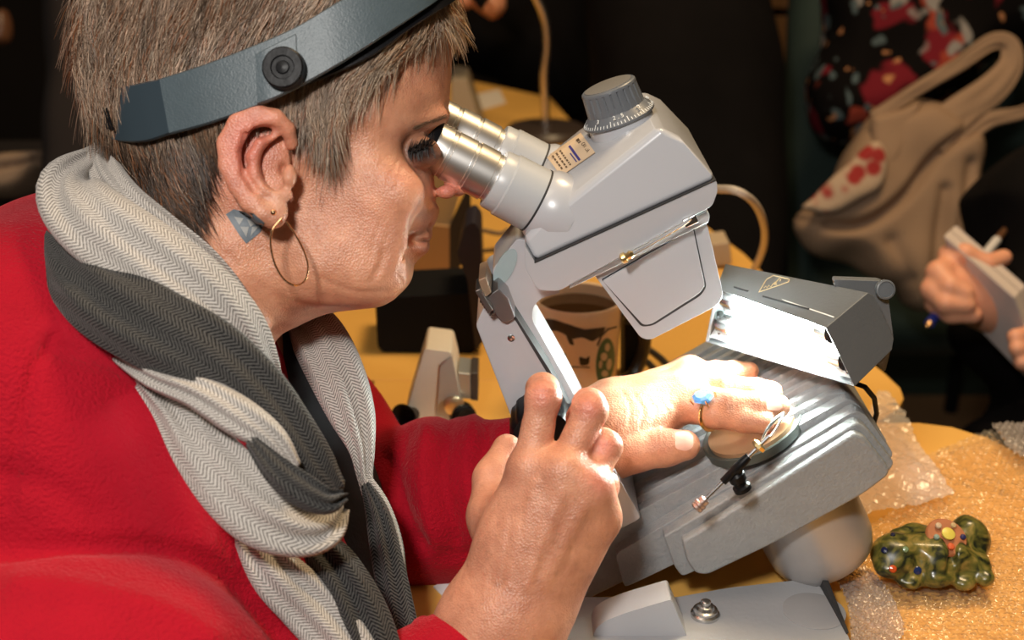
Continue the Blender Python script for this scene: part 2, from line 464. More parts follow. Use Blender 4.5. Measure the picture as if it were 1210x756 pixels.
def text3(s, origin, xdir, ydir, size, m, parent, name='lettering', ext=.00008, align='LEFT'):
    cu = bpy.data.curves.new(name, 'FONT'); cu.body = s; cu.size = size; cu.extrude = ext; cu.align_x = align
    cu.resolution_u = 3
    o = bpy.data.objects.new(name, cu); COL.objects.link(o)
    x = Vector(xdir).normalized(); z = x.cross(Vector(ydir)).normalized(); y = z.cross(x)
    Mx = Matrix((x, y, z)).transposed().to_4x4(); Mx.translation = Vector(origin)
    dg = bpy.context.evaluated_depsgraph_get()
    me = bpy.data.meshes.new_from_object(o.evaluated_get(dg))
    V = [Mx @ v.co for v in me.vertices]; F = [tuple(p.vertices) for p in me.polygons]
    bpy.data.objects.remove(o); bpy.data.curves.remove(cu)
    if not F: return None
    r = obj(name, V, F, m, parent, smooth=False); bpy.data.meshes.remove(me); return r
for s, a in [('7', 160), ('6', 192), ('5', 222), ('4', 250), ('3', 198), ('2', 232), ('1', 262)]:
    pass
# numerals around the visible rim of the dial
for px, py, s in [(709,147,'3'), (727,143,'2'), (732,142,'.'), (737,140,'5'), (752,130,'2'), (762,120,'0')]:
    c = plane_pt(px, py, kc + kn*.001, kn); d = (c - kc).normalized()
    s_ = kn.cross(d); up_ = (kn*.005 - d*.0046).normalized()
    text3(s, kc + d*.0198 + kn*(.0008), s_, up_, .0036, M_white, dial, name='numeral', align='CENTER', ext=.0003)
# -- paper label on the housing
label_m = mat('label_paper', (.66, .50, .34), .5, noise=.08, nscale=200)
M_ink = mat('ink_brown', (.12, .08, .05), .7); M_blue = mat('ink_blue', (.05, .04, .22), .7)
def label():
    ho = HOUS; org = ORG[ho.name]
    T = BVHTree.FromPolygons([tuple(v.co + org) for v in ho.data.vertices], [tuple(p.vertices) for p in ho.data.polygons])
    a, b, c, d = [Vector(q) for q in ((647,186),(664,209),(704,181),(687,158))]
    def hp(px, py, lift):
        r = ray(px, py).normalized(); h = T.ray_cast(Vector((0,0,CZ)), r)
        if h[0] is None: return None
        n = h[1] if h[1].dot(r) < 0 else -h[1]; return h[0] + n*lift
    def q2(u, v): p = (a*(1-u)+b*u)*(1-v) + (d*(1-u)+c*u)*v; return p.x, p.y
    def grid(name, u0, u1, v0, v1, m, lift, par, n=8):
        V = []; 
        for l in (lift, lift-.0003):
            for i in range(n+1):
                for j in range(n+1):
                    p = hp(*q2(u0+(u1-u0)*i/n, v0+(v1-v0)*j/n), l)
                    if p is None: return None
                    V.append(p)
        N_1 = (n+1)**2; F = []
        for i in range(n):
            for j in range(n):
                k = i*(n+1)+j; F.append((k, k+1, k+n+2, k+n+1)); F.append((k+N_1+n+1, k+N_1+n+2, k+N_1+1, k+N_1))
        return obj(name, V, F, m, par, smooth=False)
    lb = grid('paper_label', 0, 1, 0, 1, label_m, .0008, scope)
    if lb is None: print('label miss'); return
    grid('blue_print', .18, .92, .56, .62, M_blue, .0010, lb); grid('blue_print', .45, .9, .49, .52, M_blue, .0010, lb)
    rr = random.Random(5)
    for v in (.10, .21, .32):
        u = .12
        while u < .82:
            w_ = rr.uniform(.05, .12); grid('small_print', u, min(u+w_, .86), v, v+.045, M_ink, .0010, lb, 2); u += w_ + .04
    o = hp(*q2(.40, .84), .0010); x1 = hp(*q2(.80, .84), .0010); y1 = hp(*q2(.40, .96), .0010)
    if o and x1 and y1: text3('CANADA', o, x1-o, y1-o, .0034, M_ink, lb)
    for u in (.14, .21, .28): grid('small_print', u, u+.045, .80, .88, M_ink, .0010, lb, 2)
label()
# -- arm: bracket, post and slide
M_bevel = M_en
br = [(583,330),(582,318),(611,282),(625,284),(646,322),(662,346),(640,352),(630,362),(629,378),(673,455),(740,590),(756,612),(722,632),(701,637),(655,520),(600,402),(583,352)]
arm = pslab('arm', br, .706, .748, M_en, scope, r=[4,6,5,3,3,2,8,6,6,20,10,1,2,2,4,4,4], bevel=.004, seg=5)
# oval recess on the bracket
oc = at(597, 316, .7055); od = (at(607,297,.7055) - at(587,337,.7055)).normalized(); oo = L_.cross(od)
ring = [oc + od*.0125*math.cos(a) + oo*.0052*math.sin(a) for a in [2*math.pi*k/28 for k in range(28)]]
MB().prism(ring, [p + Vector((0,.002,0)) for p in ring]).o('oval_recess', mat('recess_blue_grey', (.33,.42,.44), .5), arm)
pslab('arm_foot', [(690,560),(726,556),(757,611),(751,616),(704,638),(690,640)], .652, .74, M_en, scope, r=[2,3,3,2,2,2], bevel=.0015)
slide = [(562,384),(574,358),(590,350),(600,364),(648,440),(681,505),(720,590),(690,640),(640,600),(603,490)]
sl_o = pslab('focus_slide', slide, .690, .772, M_en, scope, r=[5,4,3,2,2,8,4,4,4,6], bevel=.003, seg=4)
slit = [(599,362),(602,362),(650,438),(684,505),(681,508),(646,440)]
pslab('slide_gap', slit, .6893, .7065, M_seam, scope)
MB().lathe(at(604,399,.690), (0,-1,0), [(.0022,-.001),(.0022,.0006),(.0016,.0009)], 20).o('screw', M_steel, sl_o)
# clamp at the arm top
cl = pslab('clamp', [(573,352),(589,341),(600,352),(609,375),(599,382),(592,380),(582,368)], .686, .72, mat('clamp_steel', (.33,.33,.34), .35, .9), scope, bevel=.0008)
pslab('clamp_block', [(565,331),(574,327),(581,346),(572,353)], .683, .712, mat('clamp_brown', (.30,.21,.14), .45, .3), cl, bevel=.0008)
pslab('clamp_block', [(561,344),(567,341),(583,366),(577,371)], .680, .70, mat('clamp_steel2', (.28,.27,.26), .35, .9), cl, bevel=.0008)
for k in range(6):
    pslab('thread', [(567+k*2.2,357+k*3),(573+k*2.2,354+k*3),(574+k*2.2,355.3+k*3),(568+k*2.2,358.4+k*3)], .681, .70, M_steel, cl)
# focusing knob
fk = at(640, 491, .69)
rings = []
for r, h, am in [(.0125,0,0),(.0178,.001,0),(.0185,.004,.0008),(.0185,.026,.0008),(.0175,.030,0),(.010,.031,0)]:
    rings.append([fk + Vector((math.cos(2*math.pi*k/96), 0, math.sin(2*math.pi*k/96))) * (r + (am if k % 6 < 3 else 0)) + Vector((0,-h,0)) for k in range(96)])
MB().loft(rings).o('focus_knob', M_rubber, scope, ang=25)

# -- stage
SP = at(1013, 500, .655)
def stg(px, py, h=0.0): return plane_pt(px, py, SP + N_*h, N_)
print('stage chk', (at(784,625,.655)-SP).dot(N_), (stg(700,640)-SP).dot(A_), stg(850,490).y, stg(900,432).y)
def stage_slab(name, contour, Y0, Y1, r=0, bev=.0015, parent=scope, m=None):
    return pslab(name, contour, Y0, Y1, m or M_cast, parent, r=r, bevel=bev, seg=3)
def an(a, h, Y): return Vector((SP.x, 0, SP.z)) + A_*a + N_*h + Vector((0, Y, 0))
def prof(a0, a1, h1, h0=-.03, cut=.02): return None
# stepped casting: nested plates, each further back reaches higher and further out
s1 = [(806,640),(820,632),(1010,512),(1022,517),(1052,555),(1049,563),(1020,585),(920,640),(836,680),(822,678),(812,664)]
stage = stage_slab('stage', s1, .643, .860, r=[4,6,10,4,5,6,20,20,8,5,5], bev=.002)
s2 = [(784,634),(1013,499),(1024,506),(1057,547),(1052,556),(820,676),(806,682),(797,670)]
pslab('stage_step', s2, .649, .854, M_cast, stage, r=[4,8,4,5,4,6,5,5], bevel=.0014)
s3 = [(727,655),(1012,484),(1024,492),(1056,536),(1050,546),(748,690),(738,694)]
pslab('stage_step', s3, .658, .846, M_cast, stage, r=[6,8,4,5,4,5,5], bevel=.0014)
s4 = [(660,655),(1004,470),(1016,480),(1049,522),(1040,540),(673,718),(665,690)]
pslab('stage_step', s4, .668, .838, M_cast, stage, r=[6,8,4,5,4,5,5], bevel=.0014)
# raised ribs along the top
aR = (at(1004,470,.668) - SP).dot(A_); hT = (at(1004,470,.668) - SP).dot(N_)
aL = (at(700,633,.668) - SP).dot(A_); hL = (at(700,633,.668) - SP).dot(N_)
print('rib', aR, hT, aL, hL)
def rib(Y, w_, a0, a1, h, parent):
    rs = []
    for a, hh in [(a0, 0), (a0+.006, 1), (a1-.006, 1), (a1+.004, 0)]:
        b = an(a, hT - .0008 + (hL-hT)*(a-aR)/(aL-aR), 0)
        y0, y1 = Y, Y + w_
        H = N_*(h*hh + .0002); z = N_*(-.004)
        rs.append([b + Vector((0,y0-.0008,0)) + z, b + Vector((0,y0+.0012,0)) + H, b + Vector((0,y1-.0012,0)) + H, b + Vector((0,y1+.0008,0)) + z])
    MB().loft(rs).o('rib', M_cast, parent, bevel=.0007, seg=2)
for k in range(12):
    rib(.676 + k*.0128, .0074, aL + .012 + .004*(k % 2), aR - .004 - .0004*k, .0042, stage)
# lower skirt of the rear
# iris well
ic = stg(889, 508, hT - .0035)
w1 = MB().lathe(ic - N_*.004, N_, [(.0,.0015),(.018,.0020),(.0285,.0040),(.0300,.0058),(.0310,.0062),(.0318,.0056),(.0318,0)], 56).o('iris_well', mat('well_green_grey', (.07,.08,.07), .45, .2), stage, ang=40)
MB().lathe(ic + N_*.0018, N_, [(.0275,-.002),(.0275,.0010),(.012,.0016)], 48).o('diffuser_disc', mat('well_disc', (.36,.22,.12), .35, noise=.1, nscale=60), stage)
# drum under the stage
dc = an((at(930,640,.72)-SP).dot(A_), -.030, .735)
dc = at(951, 604, .690)
MB().lathe(dc, -N_, [(.034,-.02),(.034,.016),(.0335,.026),(.031,.034),(.025,.0385),(.0,.040)], 56).o('lamp_well', mat('well_metal', (.46,.44,.43), .36, .35, noise=.1, nscale=20), scope, ang=40)
# yoke and base
yk = [(690,800),(698,760),(704,742),(716,733),(742,723),(793,708),(800,725),(814,756),(826,800)]
yoke = pslab('support_yoke', yk, .612, .632, M_en, scope, r=[3,6,6,6,8,4,10,10,3], bevel=.003)
yoke2 = pslab('support_yoke', [(640,735),(664,712),(700,700),(700,800),(620,800)], .675, .79, M_en, scope, r=4, bevel=.003)
for o_ in (yoke, yoke2):
    for v_ in o_.data.vertices: v_.co.z = max(v_.co.z, .012)
def zt(px, py, z): return on(px, py, z)
bz = TZ + .016
bc = [(600,705),(800,705),(860,694),(950,684),(975,690),(1003,752),(1022,800),(1010,850),(560,850)]
Ab = [zt(x, y, bz) for x, y in roundc(bc, [4,4,10,12,8,14,10,5,5])]
MB().prism(Ab, [Vector((p.x, p.y, TZ)) for p in Ab]).o('base_plate', mat('base_grey', (.36,.37,.39), .45, noise=.12, nscale=14, bump=.3, bscale=300), scope, bevel=.003)
MB().hexa([zt(966,688,bz), zt(972,684,bz), zt(1003,748,bz), zt(1000,750,bz)] + [p + Vector((0,0,h)) for p, h in zip([zt(966,688,bz), zt(972,684,bz), zt(1003,748,bz), zt(1000,750,bz)], [.008,.008,.001,.001])]).o('base_fin', M_seam, scope, bevel=.001)
fc = zt(833, 727, bz)
MB().lathe(fc, (0,0,1), [(.0085,0),(.0085,.002),(.0072,.0028),(.0072,.0045),(.0055,.005),(.0048,.007),(.003,.0075),(.003,.010),(.0022,.0105)], 32).o('levelling_screw', M_steel, scope, ang=25)
rr = zt(962, 722, bz)
MB().lathe(rr, (0,0,1), [(.0185,-.001),(.0185,.0004),(.0180,.0006)], 48).o('base_boss', mat('base_grey2', (.33,.33,.34), .5), scope)

# -- fluorescent lamp on the stage
B = at(976,387,.652); Cc = at(1010,457,.652); Hh = at(1060,408,.682); G = at(1030,342,.682)
A0 = at(846,341,.762); D0 = at(833,404,.762); E0 = at(858,309,.798); F0 = D0 + (Hh - Cc)
lamp = thing if 0 else None
def lerp(a, b, t): return a + (b-a)*t
def shell():
    m = MB()
    near = [B, lerp(B,G,.5), lerp(B,G,.92)+(G-B)*0.0, lerp(G,Hh,.12), lerp(G,Hh,.88), lerp(Hh,Cc,.12), lerp(Hh,Cc,.6), Cc]
    farr = [A0, lerp(A0,E0,.5), lerp(A0,E0,.92), lerp(E0,F0,.12), lerp(E0,F0,.88), lerp(F0,D0,.12), lerp(F0,D0,.6), D0]
    th = .003
    cn = sum(near, Vector())/8; cf = sum(farr, Vector())/8
    dirl = (A0 - B).normalized()
    ins_n = [lerp(p, cn, .06) + dirl*th for p in near]; ins_f = [lerp(p, cf, .06) - dirl*th for p in farr]
    # keep the inner mouth on the mouth plane
    V = near + farr + ins_n + ins_f; n = 8; F = []
    for j in range(n-1):
        F.append((j, j+1, n+j+1, n+j)); F.append((2*n+j+1, 2*n+j, 3*n+j, 3*n+j+1))
    F.append(tuple(range(n))); F.append(tuple(range(n, 2*n))); F.append(tuple(range(2*n, 3*n))); F.append(tuple(range(3*n, 4*n)))
    # rim of the mouth
    F += [(0, n, 3*n, 2*n), (n-1, 2*n-1, 4*n-1, 3*n-1), (0, 2*n, 3*n-1, n-1), (n, 2*n-1, 4*n-1, 3*n)]
    return m.add(V, F)
ls = shell().o('lamp_housing', M_lamp, scope, bevel=.0025, ang=50)
dl = (A0 - B).normalized()
upm = (B - Cc).normalized(); inn = (Hh - Cc).normalized()
M_refl = mat('white_reflector', (.85,.87,.86), .35)
rf = [lerp(B,A0,.02)+inn*.010, lerp(B,A0,.98)+inn*.010, lerp(B,A0,.98)+inn*.026-upm*.016, lerp(Cc,D0,.98)+inn*.026+upm*.010, lerp(Cc,D0,.98)+inn*.003+upm*.003, lerp(Cc,D0,.02)+inn*.003+upm*.003, lerp(Cc,D0,.02)+inn*.026+upm*.010, lerp(B,A0,.02)+inn*.026-upm*.016]
MB().add(rf + [p + inn*.001 for p in rf], [(0,1,2,7),(7,2,3,6),(6,3,4,5),(15,10,9,8),(14,11,10,15),(13,12,11,14),(0,8,9,1),(4,12,13,5)]).o('reflector', M_refl, ls, smooth=False)
M_tube = emit('fluorescent_tube', (.88, 1.0, .95), 170.0)
for fr in (.28, .74):
    a = lerp(B, Cc, fr) + inn*.009 + dl*.009; b = lerp(A0, D0, fr) + inn*.009 - dl*.008
    ax = (b - a).normalized(); LL = (b-a).length
    tb = MB().lathe(a + ax*.011, ax, [(.005,0),(.0063,.001),(.0063,LL-.024),(.005,LL-.022)], 24).o('fluorescent_tube', M_tube, ls)
    for q, s in ((a, 1), (b, -1)):
        MB().lathe(q, ax*s, [(.0066,0),(.0066,.009),(.0060,.0112)], 24).o('tube_cap', M_steel, tb)
        MB().box(q - ax*s*.002, (.004,.010,.014)).o('tube_socket', mat('socket_black', (.02,.02,.02), .5), tb, bevel=.001)
# hinge and cable
hg = at(1046, 342, .697)
MB().lathe(hg, Vector((.1,-.95,.3)), [(.0058,-.002),(.0058,.0012),(.0048,.0016),(.0045,.0008),(.0001,.0010)], 28).o('hinge', M_lamp, scope)
pslab('lamp_arm', [(985,330),(1040,332),(1052,338),(1050,352),(1056,400),(1046,440),(1036,430),(1038,360),(990,350)], .702, .708, M_lamp, scope, r=4, bevel=.0015)
MB().tube([at(1008,452,.68), at(1022,457,.68), at(1033,470,.69), at(1036,488,.70), at(1031,505,.705)], .0016).o('lamp_cable', M_rubber, scope)
# maker's outline on the lamp top
def ltop(px, py, h=.0006):
    n = (A0 - B).cross(G - B).normalized()
    if n.z < 0: n = -n
    return plane_pt(px, py, B + n*h, n)
gold = mat('gold_line', (.75,.62,.38), .4)
og = [(897,346),(906,331),(914,326.5),(921,328),(933,331),(932,334),(921,338),(909,342)]
lt_ = BVHTree.FromPolygons([tuple(v.co + ORG[ls.name]) for v in ls.data.vertices], [tuple(p.vertices) for p in ls.data.polygons])
def ltop(px, py, h=.0006):
    r = ray(px, py).normalized(); q = lt_.ray_cast(Vector((0,0,CZ)), r)
    n = q[1] if q[1].dot(r) < 0 else -q[1]; return q[0] + n*h
mb = MB()
pts = [ltop(*p) for p in og]
for i in range(len(pts)): mb.tube([pts[i], pts[(i+1) % len(pts)]], .0003, 5)
scr = [(903,341),(905,339),(907,341),(909,338),(911,340),(914,336),(917,334),(918,337),(915,337),(921,330),(923,331),(922,333)]
mb.tube([ltop(*p) for p in scr], .0003, 5)
mb.o('maker_mark', gold, ls)
for a, b in (((868,340),(884,345)), ((902,351),(956,366))):
    MB().tube([ltop(*a), ltop(*b)], .0006, 6).o('vent_slot', M_seam, ls)
# ------------------------------------------------------------------ the woman
DM = 0.722                          # depth of the middle plane of her head
SH = FPX / DM
def L(px, py, t):                   # head frame (pixel units, t toward the camera) of a point seen at px, py
    k = (DM - t / SH) / DM
    return np.array([605 + (px-605)*k, 378 + (py-378)*k, t])
def H2W(V):
    V = np.asarray(V, float); o = np.zeros(V.shape)
    dx, dy, t = (V[...,0]-605)/SH, (378-V[...,1])/SH, V[...,2]/SH
    d = DM - t
    o[...,0] = dx; o[...,1] = d*CS + dy*SN; o[...,2] = CZ - d*SN + dy*CS
    return o
prof = [(430,-100),(300,-125),(180,-90),(122,-15),(106,60),(118,150),(150,215),(185,265),(195,330),(170,420),(160,470),(320,500),(313,440),(325,402),(350,386),(385,371),(425,365.5),(450,362),(470,350),(484,334),(488,322),(489,313),(495,306),(502,299),(503,292),(495,285.5),(499,281),(509,271),(516,259),(519,247),(515,238),(513,215),(512,190),(516,165),(525,140),(530,125),(532,100),(534,70),(528,20),(500,-50)]
lo, hi, hh = (60, -140, -175), (565, 470, 175), 2.4
fd = Field(lo, hi, hh)
gx, gy, gt = np.meshgrid(*fd.ax, indexing='ij')
X2, Y2 = gx[:,:,0], gy[:,:,0]
sd = -poly_sd(X2, Y2, catmull(prof + [prof[0]], 3)[:-1])
W = shep(X2, Y2, [(150,50,122),(200,0,138),(300,0,150),(450,0,128),(520,20,112),(520,100,104),(450,150,128),(400,200,134),(300,150,148),(150,150,118),(430,220,128),(490,220,104),(400,300,112),(470,320,80),(485,280,82),(440,350,84),(350,330,108),(280,300,116),(220,280,104),(250,400,118),(330,400,112),(180,230,98),(260,220,128)])
R = shep(X2, Y2, [(100,50,125),(200,-80,125),(400,-60,110),(520,50,88),(515,140,66),(505,200,72),(505,250,60),(500,290,52),(480,330,55),(440,365,45),(380,370,50),(330,420,110),(180,330,95),(150,200,105),(300,150,120)])
fr = np.sqrt(np.maximum(R - sd, 0)[:,:,None]**2 / (R**2)[:,:,None] + (gt / W[:,:,None])**2) - 1
fd.f = (fr * np.minimum(R, W)[:,:,None]).astype(np.float32)
headbase = fd.f.copy()
# features of the face
fd.chain([L(521,160,0), L(533,190,0), L(541,212,0)], [9, 11, 15], 16)
fd.ell(L(540,220,0), (13, 12, 15), 8)
for s in (1, -1):
    fd.ell(L(527,227,17*s), (11, 8, 9), 8)
    fd.ell(L(506,178,70*s), (26, 19, 24), 22, sub=True)           # eye socket
    fd.ell(L(497,180,56*s), (23, 18, 27), 8)                       # lids over the eyeball
    fd.cap(L(472,150,80*s), L(522,137,40*s), 8, 8, 14)             # brow ridge
    fd.ell(L(450,226,98*s), (46, 26, 24), 34)                      # cheekbone
    fd.ell(L(425,285,96*s), (50, 34, 14), 40)
    fd.ell(L(420,332,80*s), (52, 22, 18), 36)                      # jaw line
    fd.ell(L(412,240,132*s), (40,60,10), 24, sub=True)
fd.chain([L(500,290,0), L(496,291,22), L(488,289,48)], [7.5, 6, 3], 9)                 # lower lip
fd.chain([L(504,277,0), L(500,279,22), L(490,282,46)], [6.5, 5, 2.5], 9)               # upper lip
fd.chain([L(509,284.5,0), L(502,284,26), L(489,283.5,54), L(482,288,64)], [2.4, 2.4, 2.4, 1.6], 1.5, sub=True)
def gap(P, r, k=4):                                                # creases
    fd.chain([L(*p) for p in P], r, k, sub=True)
gap([(511,240,44),(505,258,60),(494,272,72),(480,283,86),(471,297,95)], [1.2,2.4,2.4,2.0,1.0], 11)
gap([(478,290,82),(470,303,90),(462,318,92),(456,330,93)], [1,2.6,2.6,1], 8)
gap([(455,300,112),(447,320,112),(440,333,110)], [.8,1.8,.8], 7)
gap([(495,306,38),(489,312,50)], [3,2], 8)
gap([(510,250,14),(505,272,22)], [.8,1.2], 3)
# ear
E = 148
def ear(s):
    g = lambda x, y, t: L(x, y, t*s)
    fd.ell(g(306,196,140), (34, 56, 12), 10)
    fd.chain([g(345,170,146), g(340,152,156), g(325,140,164), g(303,137,168), g(283,148,170), g(271,170,170), g(272,195,170), g(282,218,168), g(296,238,166), g(311,252,163), g(322,258,160)], [7,8,10,12,13,13,12,11.5,11.5,11,11], 3)
    fd.ell(g(326,249,160), (13,15,8), 8)
    fd.chain([g(324,160,160), g(309,168,163), g(300,185,163), g(302,206,163), g(314,222,163), g(326,230,162)], [4.5,5.5,6,6.5,6,5], 8)
    fd.ell(g(326,196,168), (17, 26, 19), 5, sub=True)
    fd.ell(g(312,156,168), (16, 7, 7), 4, sub=True)
    fd.chain([g(289,158,172), g(285,180,172), g(288,205,172), g(300,226,171)], [2.2,2.8,2.8,2], 5, sub=True)
    fd.ell(g(342,208,156), (8, 13, 9), 5)
    fd.ell(g(334,199,150), (5, 8, 12), 3, sub=True)
    fd.ell(g(337,230,157), (8,7,6), 5)
ear(1); ear(-1)
# neck cords
fd.cap(L(275,290,92), L(300,390,80), 14, 16, 30)
V, F = fd.mesh(); V = relax(V, F, 1)
headV, headF = H2W(V), F[:, ::-1]
N = vnormals(headV, headF)
if (N * (headV - headV.mean(0))).sum() < 0: headF = headF[:, ::-1]
head_n = len(headV)
# head as a search tree, used to lay hair, tattoo and band on it
headT = BVHTree.FromPolygons([tuple(v) for v in headV], [tuple(int(i) for i in f) for f in headF])
# hair cap: the same head grown outward inside the hairline
hairline = [(300,-175),(70,-150),(60,40),(80,120),(118,160),(145,215),(185,262),(215,286),(232,278),(236,250),(243,215),(252,190),(262,160),(288,138),(322,134),(350,150),(362,168),(380,190),(396,208),(404,190),(410,150),(430,118),(462,88),(497,62),(522,50),(545,40),(560,-60),(430,-175)]
fh = Field(lo, hi, hh); kk = (DM - np.abs(gt)/SH)/DM
pxx = 605 + (gx-605)/kk; pyy = 378 + (gy-378)/kk
msk = poly_sd(pxx, pyy, hairline)
wob = 4*np.sin(pxx*.11 + pyy*.05) + 3*np.sin(pxx*.031 - pyy*.09)
grow = np.clip(-msk*.22, 0, 1)*0 + 7 + np.clip((90-pyy)/10, 0, 9)
fh.f = np.maximum(headbase - grow, (msk*.7 + wob*.5 + 4)).astype(np.float32)
fh.f = np.maximum(fh.f, -(headbase + 6))
capV, capF = fh.mesh(); capV = relax(H2W(relax(capV, capF, 1)), capF, 1); capF = capF[:, ::-1]
if (vnormals(capV, capF) * (capV - capV.mean(0))).sum() < 0: capF = capF[:, ::-1]
capT = BVHTree.FromPolygons([tuple(v) for v in capV], [tuple(int(i) for i in f) for f in capF])

# ---- hands: joints are 3D points
def KP(l): return [np.array(K(*p)) for p in l]
def hand_field(pts, h, pad=.03):
    P = np.array(pts); return Field(P.min(0) - pad, P.max(0) + pad, h)
hn = {}
wr = KP([(560,728,.676),(586,732,.668),(611,734,.667),(630,728,.676)])
fore = KP([(520,800,.676),(550,812,.668),(578,816,.668),(600,808,.676)])
mcp = dict(i=(628,556,.671), m=(666,560,.663), r=(694,578,.665), p=(706,612,.676))
fing = dict(
    i=[(627,552,.668),(642,470,.668),(641,460,.690),(639,474,.708)],
    m=[(667,556,.663),(697,485,.668),(696,478,.692),(684,494,.712)],
    r=[(692,580,.665),(715,528,.674),(712,524,.700),(694,528,.716)],
    p=[(704,612,.676),(712,574,.688),(703,560,.708),(688,556,.720)])
frad = dict(i=[.0115,.0094,.0086,.0076], m=[.0112,.0094,.0086,.0076], r=[.0108,.0090,.0082,.0074], p=[.0100,.0088,.0076,.0070])
allp = wr + fore + [q for f in fing.values() for q in KP(f)] + KP([(567,560,.69)])
hf = hand_field(allp, .00125)
M4 = KP([mcp[k] for k in 'imrp'])
for j, (a, b) in enumerate(zip(wr, M4)):
    hf.cap(a, b, .0155, [.0125,.0125,.012,.0115][j], .016)
for a, b in zip(fore, wr): hf.cap(a, b, .0185, .0155, .018)
hf.chain(M4, [.0108,.0108,.0108,.0100], .008)
c1 = np.array(K(612,640,.672)); hf.cap(c1, np.array(K(650,600,.668)), .017, .015, .015)
hf.cap(np.array(K(672,640,.680)), np.array(K(652,696,.682)), .0145, .0125, .014)       # heel below the little finger
for k in 'imrp':
    P_ = KP(fing[k]); r = frad[k]
    g_ = Field.__new__(Field); g_.lo, g_.h, g_.n, g_.ax = hf.lo, hf.h, hf.n, hf.ax
    g_.f = np.full(hf.n, 1e3, np.float32)
    mid = P_[0]*.45 + P_[1]*.55
    g_.cap(P_[0], mid, r[0], r[1]*.86, .004); g_.cap(mid, P_[1], r[1]*.86, r[1], .004)
    g_.cap(P_[1], P_[2], r[1], r[2], .003); g_.cap(P_[2], P_[3], r[2], r[3], .004)
    a, d = hf.f, g_.f
    kk_ = .003; hq = np.maximum(kk_ - np.abs(a-d), 0)/kk_; hf.f = (np.minimum(a, d) - hq*hq*kk_*.25).astype(np.float32)
for k, s in zip('imrp', (.0040,.0042,.0038,.003)):                                      # knuckles
    q = KP([mcp[k]])[0] + np.array([0,-.0075,.004]); hf.ell(q, (.0085,.0060,.0085), .010)
th_ = KP([(598,680,.690),(584,610,.696),(583,566,.706),(599,530,.716)])
hf.chain(th_, [.0145,.0115,.0096,.0084], .010)
hf.cap(th_[1], KP([(622,600,.682)])[0], .011, .012, .012)
for a, b, w_ in [((604,690,.652),(634,572,.653),.0011),((622,690,.650),(664,580,.649),.0011),((640,690,.652),(690,596,.650),.0010)]:   # tendons
    hf.cap(np.array(K(*a)), np.array(K(*b)), w_, w_, .006)
# far hand, palm resting on the stage
def S_(px, py, h): return np.array(stg(px, py, h + hT))
ff = dict(
    i=[(790,480,.0235),(844,489,.0190),(880,495,.0135),(902,499,.0095)],
    m=[(812,470,.0235),(865,478,.0210),(898,480,.0150),(920,480,.0100)],
    r=[(818,452,.0210),(862,459,.0190),(893,462,.0145),(912,463,.0100)],
    p=[(815,440,.0180),(845,440,.0160),(868,439,.0125),(886,438,.0095)])
fr2 = dict(i=[.0098,.0086,.0078,.0066], m=[.0100,.0090,.0082,.0070], r=[.0096,.0082,.0076,.0066], p=[.0090,.0072,.0066,.0058])
w2 = [S_(716,522,.030), S_(716,508,.034), S_(718,494,.034), S_(722,480,.030)]
f2 = [np.array(K(640,555,.79)), np.array(K(640,548,.79)), np.array(K(640,540,.795)), np.array(K(642,532,.80))]
allq = w2 + [S_(*q) for f in ff.values() for q in f] + [S_(825,540,.011)] + f2
h2 = hand_field(allq, .0012)
M5 = [S_(*ff[k][0]) for k in 'imrp']
for j, (a, b) in enumerate(zip(w2, M5)): h2.cap(a, b, .0150, [.0112,.0112,.0105,.0098][j], .014)
for a, b in zip(f2, w2): h2.cap(a, b, .020, .0145, .014)
h2.chain(M5, [.0105,.0108,.0102,.0092], .008)
for k in 'imrp':
    P_ = [S_(*q) for q in ff[k]]; r = fr2[k]
    g_ = Field.__new__(Field); g_.lo, g_.h, g_.n, g_.ax = h2.lo, h2.h, h2.n, h2.ax
    g_.f = np.full(h2.n, 1e3, np.float32)
    mid = P_[0]*.5 + P_[1]*.5
    g_.cap(P_[0], mid, r[0], r[1]*.93, .003); g_.cap(mid, P_[1], r[1]*.93, r[1], .003)
    m2 = P_[1]*.5 + P_[2]*.5
    g_.cap(P_[1], m2, r[1], r[2]*.94, .003); g_.cap(m2, P_[2], r[2]*.94, r[2], .003)
    g_.cap(P_[2], P_[3], r[2], r[3], .003)
    a, d = h2.f, g_.f
    kk_ = .003; hq = np.maximum(kk_ - np.abs(a-d), 0)/kk_; h2.f = (np.minimum(a, d) - hq*hq*kk_*.25).astype(np.float32)
tq = [S_(722,540,.026), S_(752,534,.022), S_(785,529,.0175), S_(809,526,.0145)]
h2.ell(S_(742,505,.030), (.022,.016,.014), .014)
g_ = Field.__new__(Field); g_.lo, g_.h, g_.n, g_.ax = h2.lo, h2.h, h2.n, h2.ax; g_.f = np.full(h2.n, 1e3, np.float32)
g_.chain(tq, [.0150,.0112,.0106,.0092], .005)
a, d = h2.f, g_.f; kk_ = .0022; hq = np.maximum(kk_ - np.abs(a-d), 0)/kk_; h2.f = (np.minimum(a, d) - hq*hq*kk_*.25).astype(np.float32)
nV, nF = hf.mesh(); nV = relax(nV, nF, 1)
mV, mF = h2.mesh(); mV = relax(mV, mF, 1)
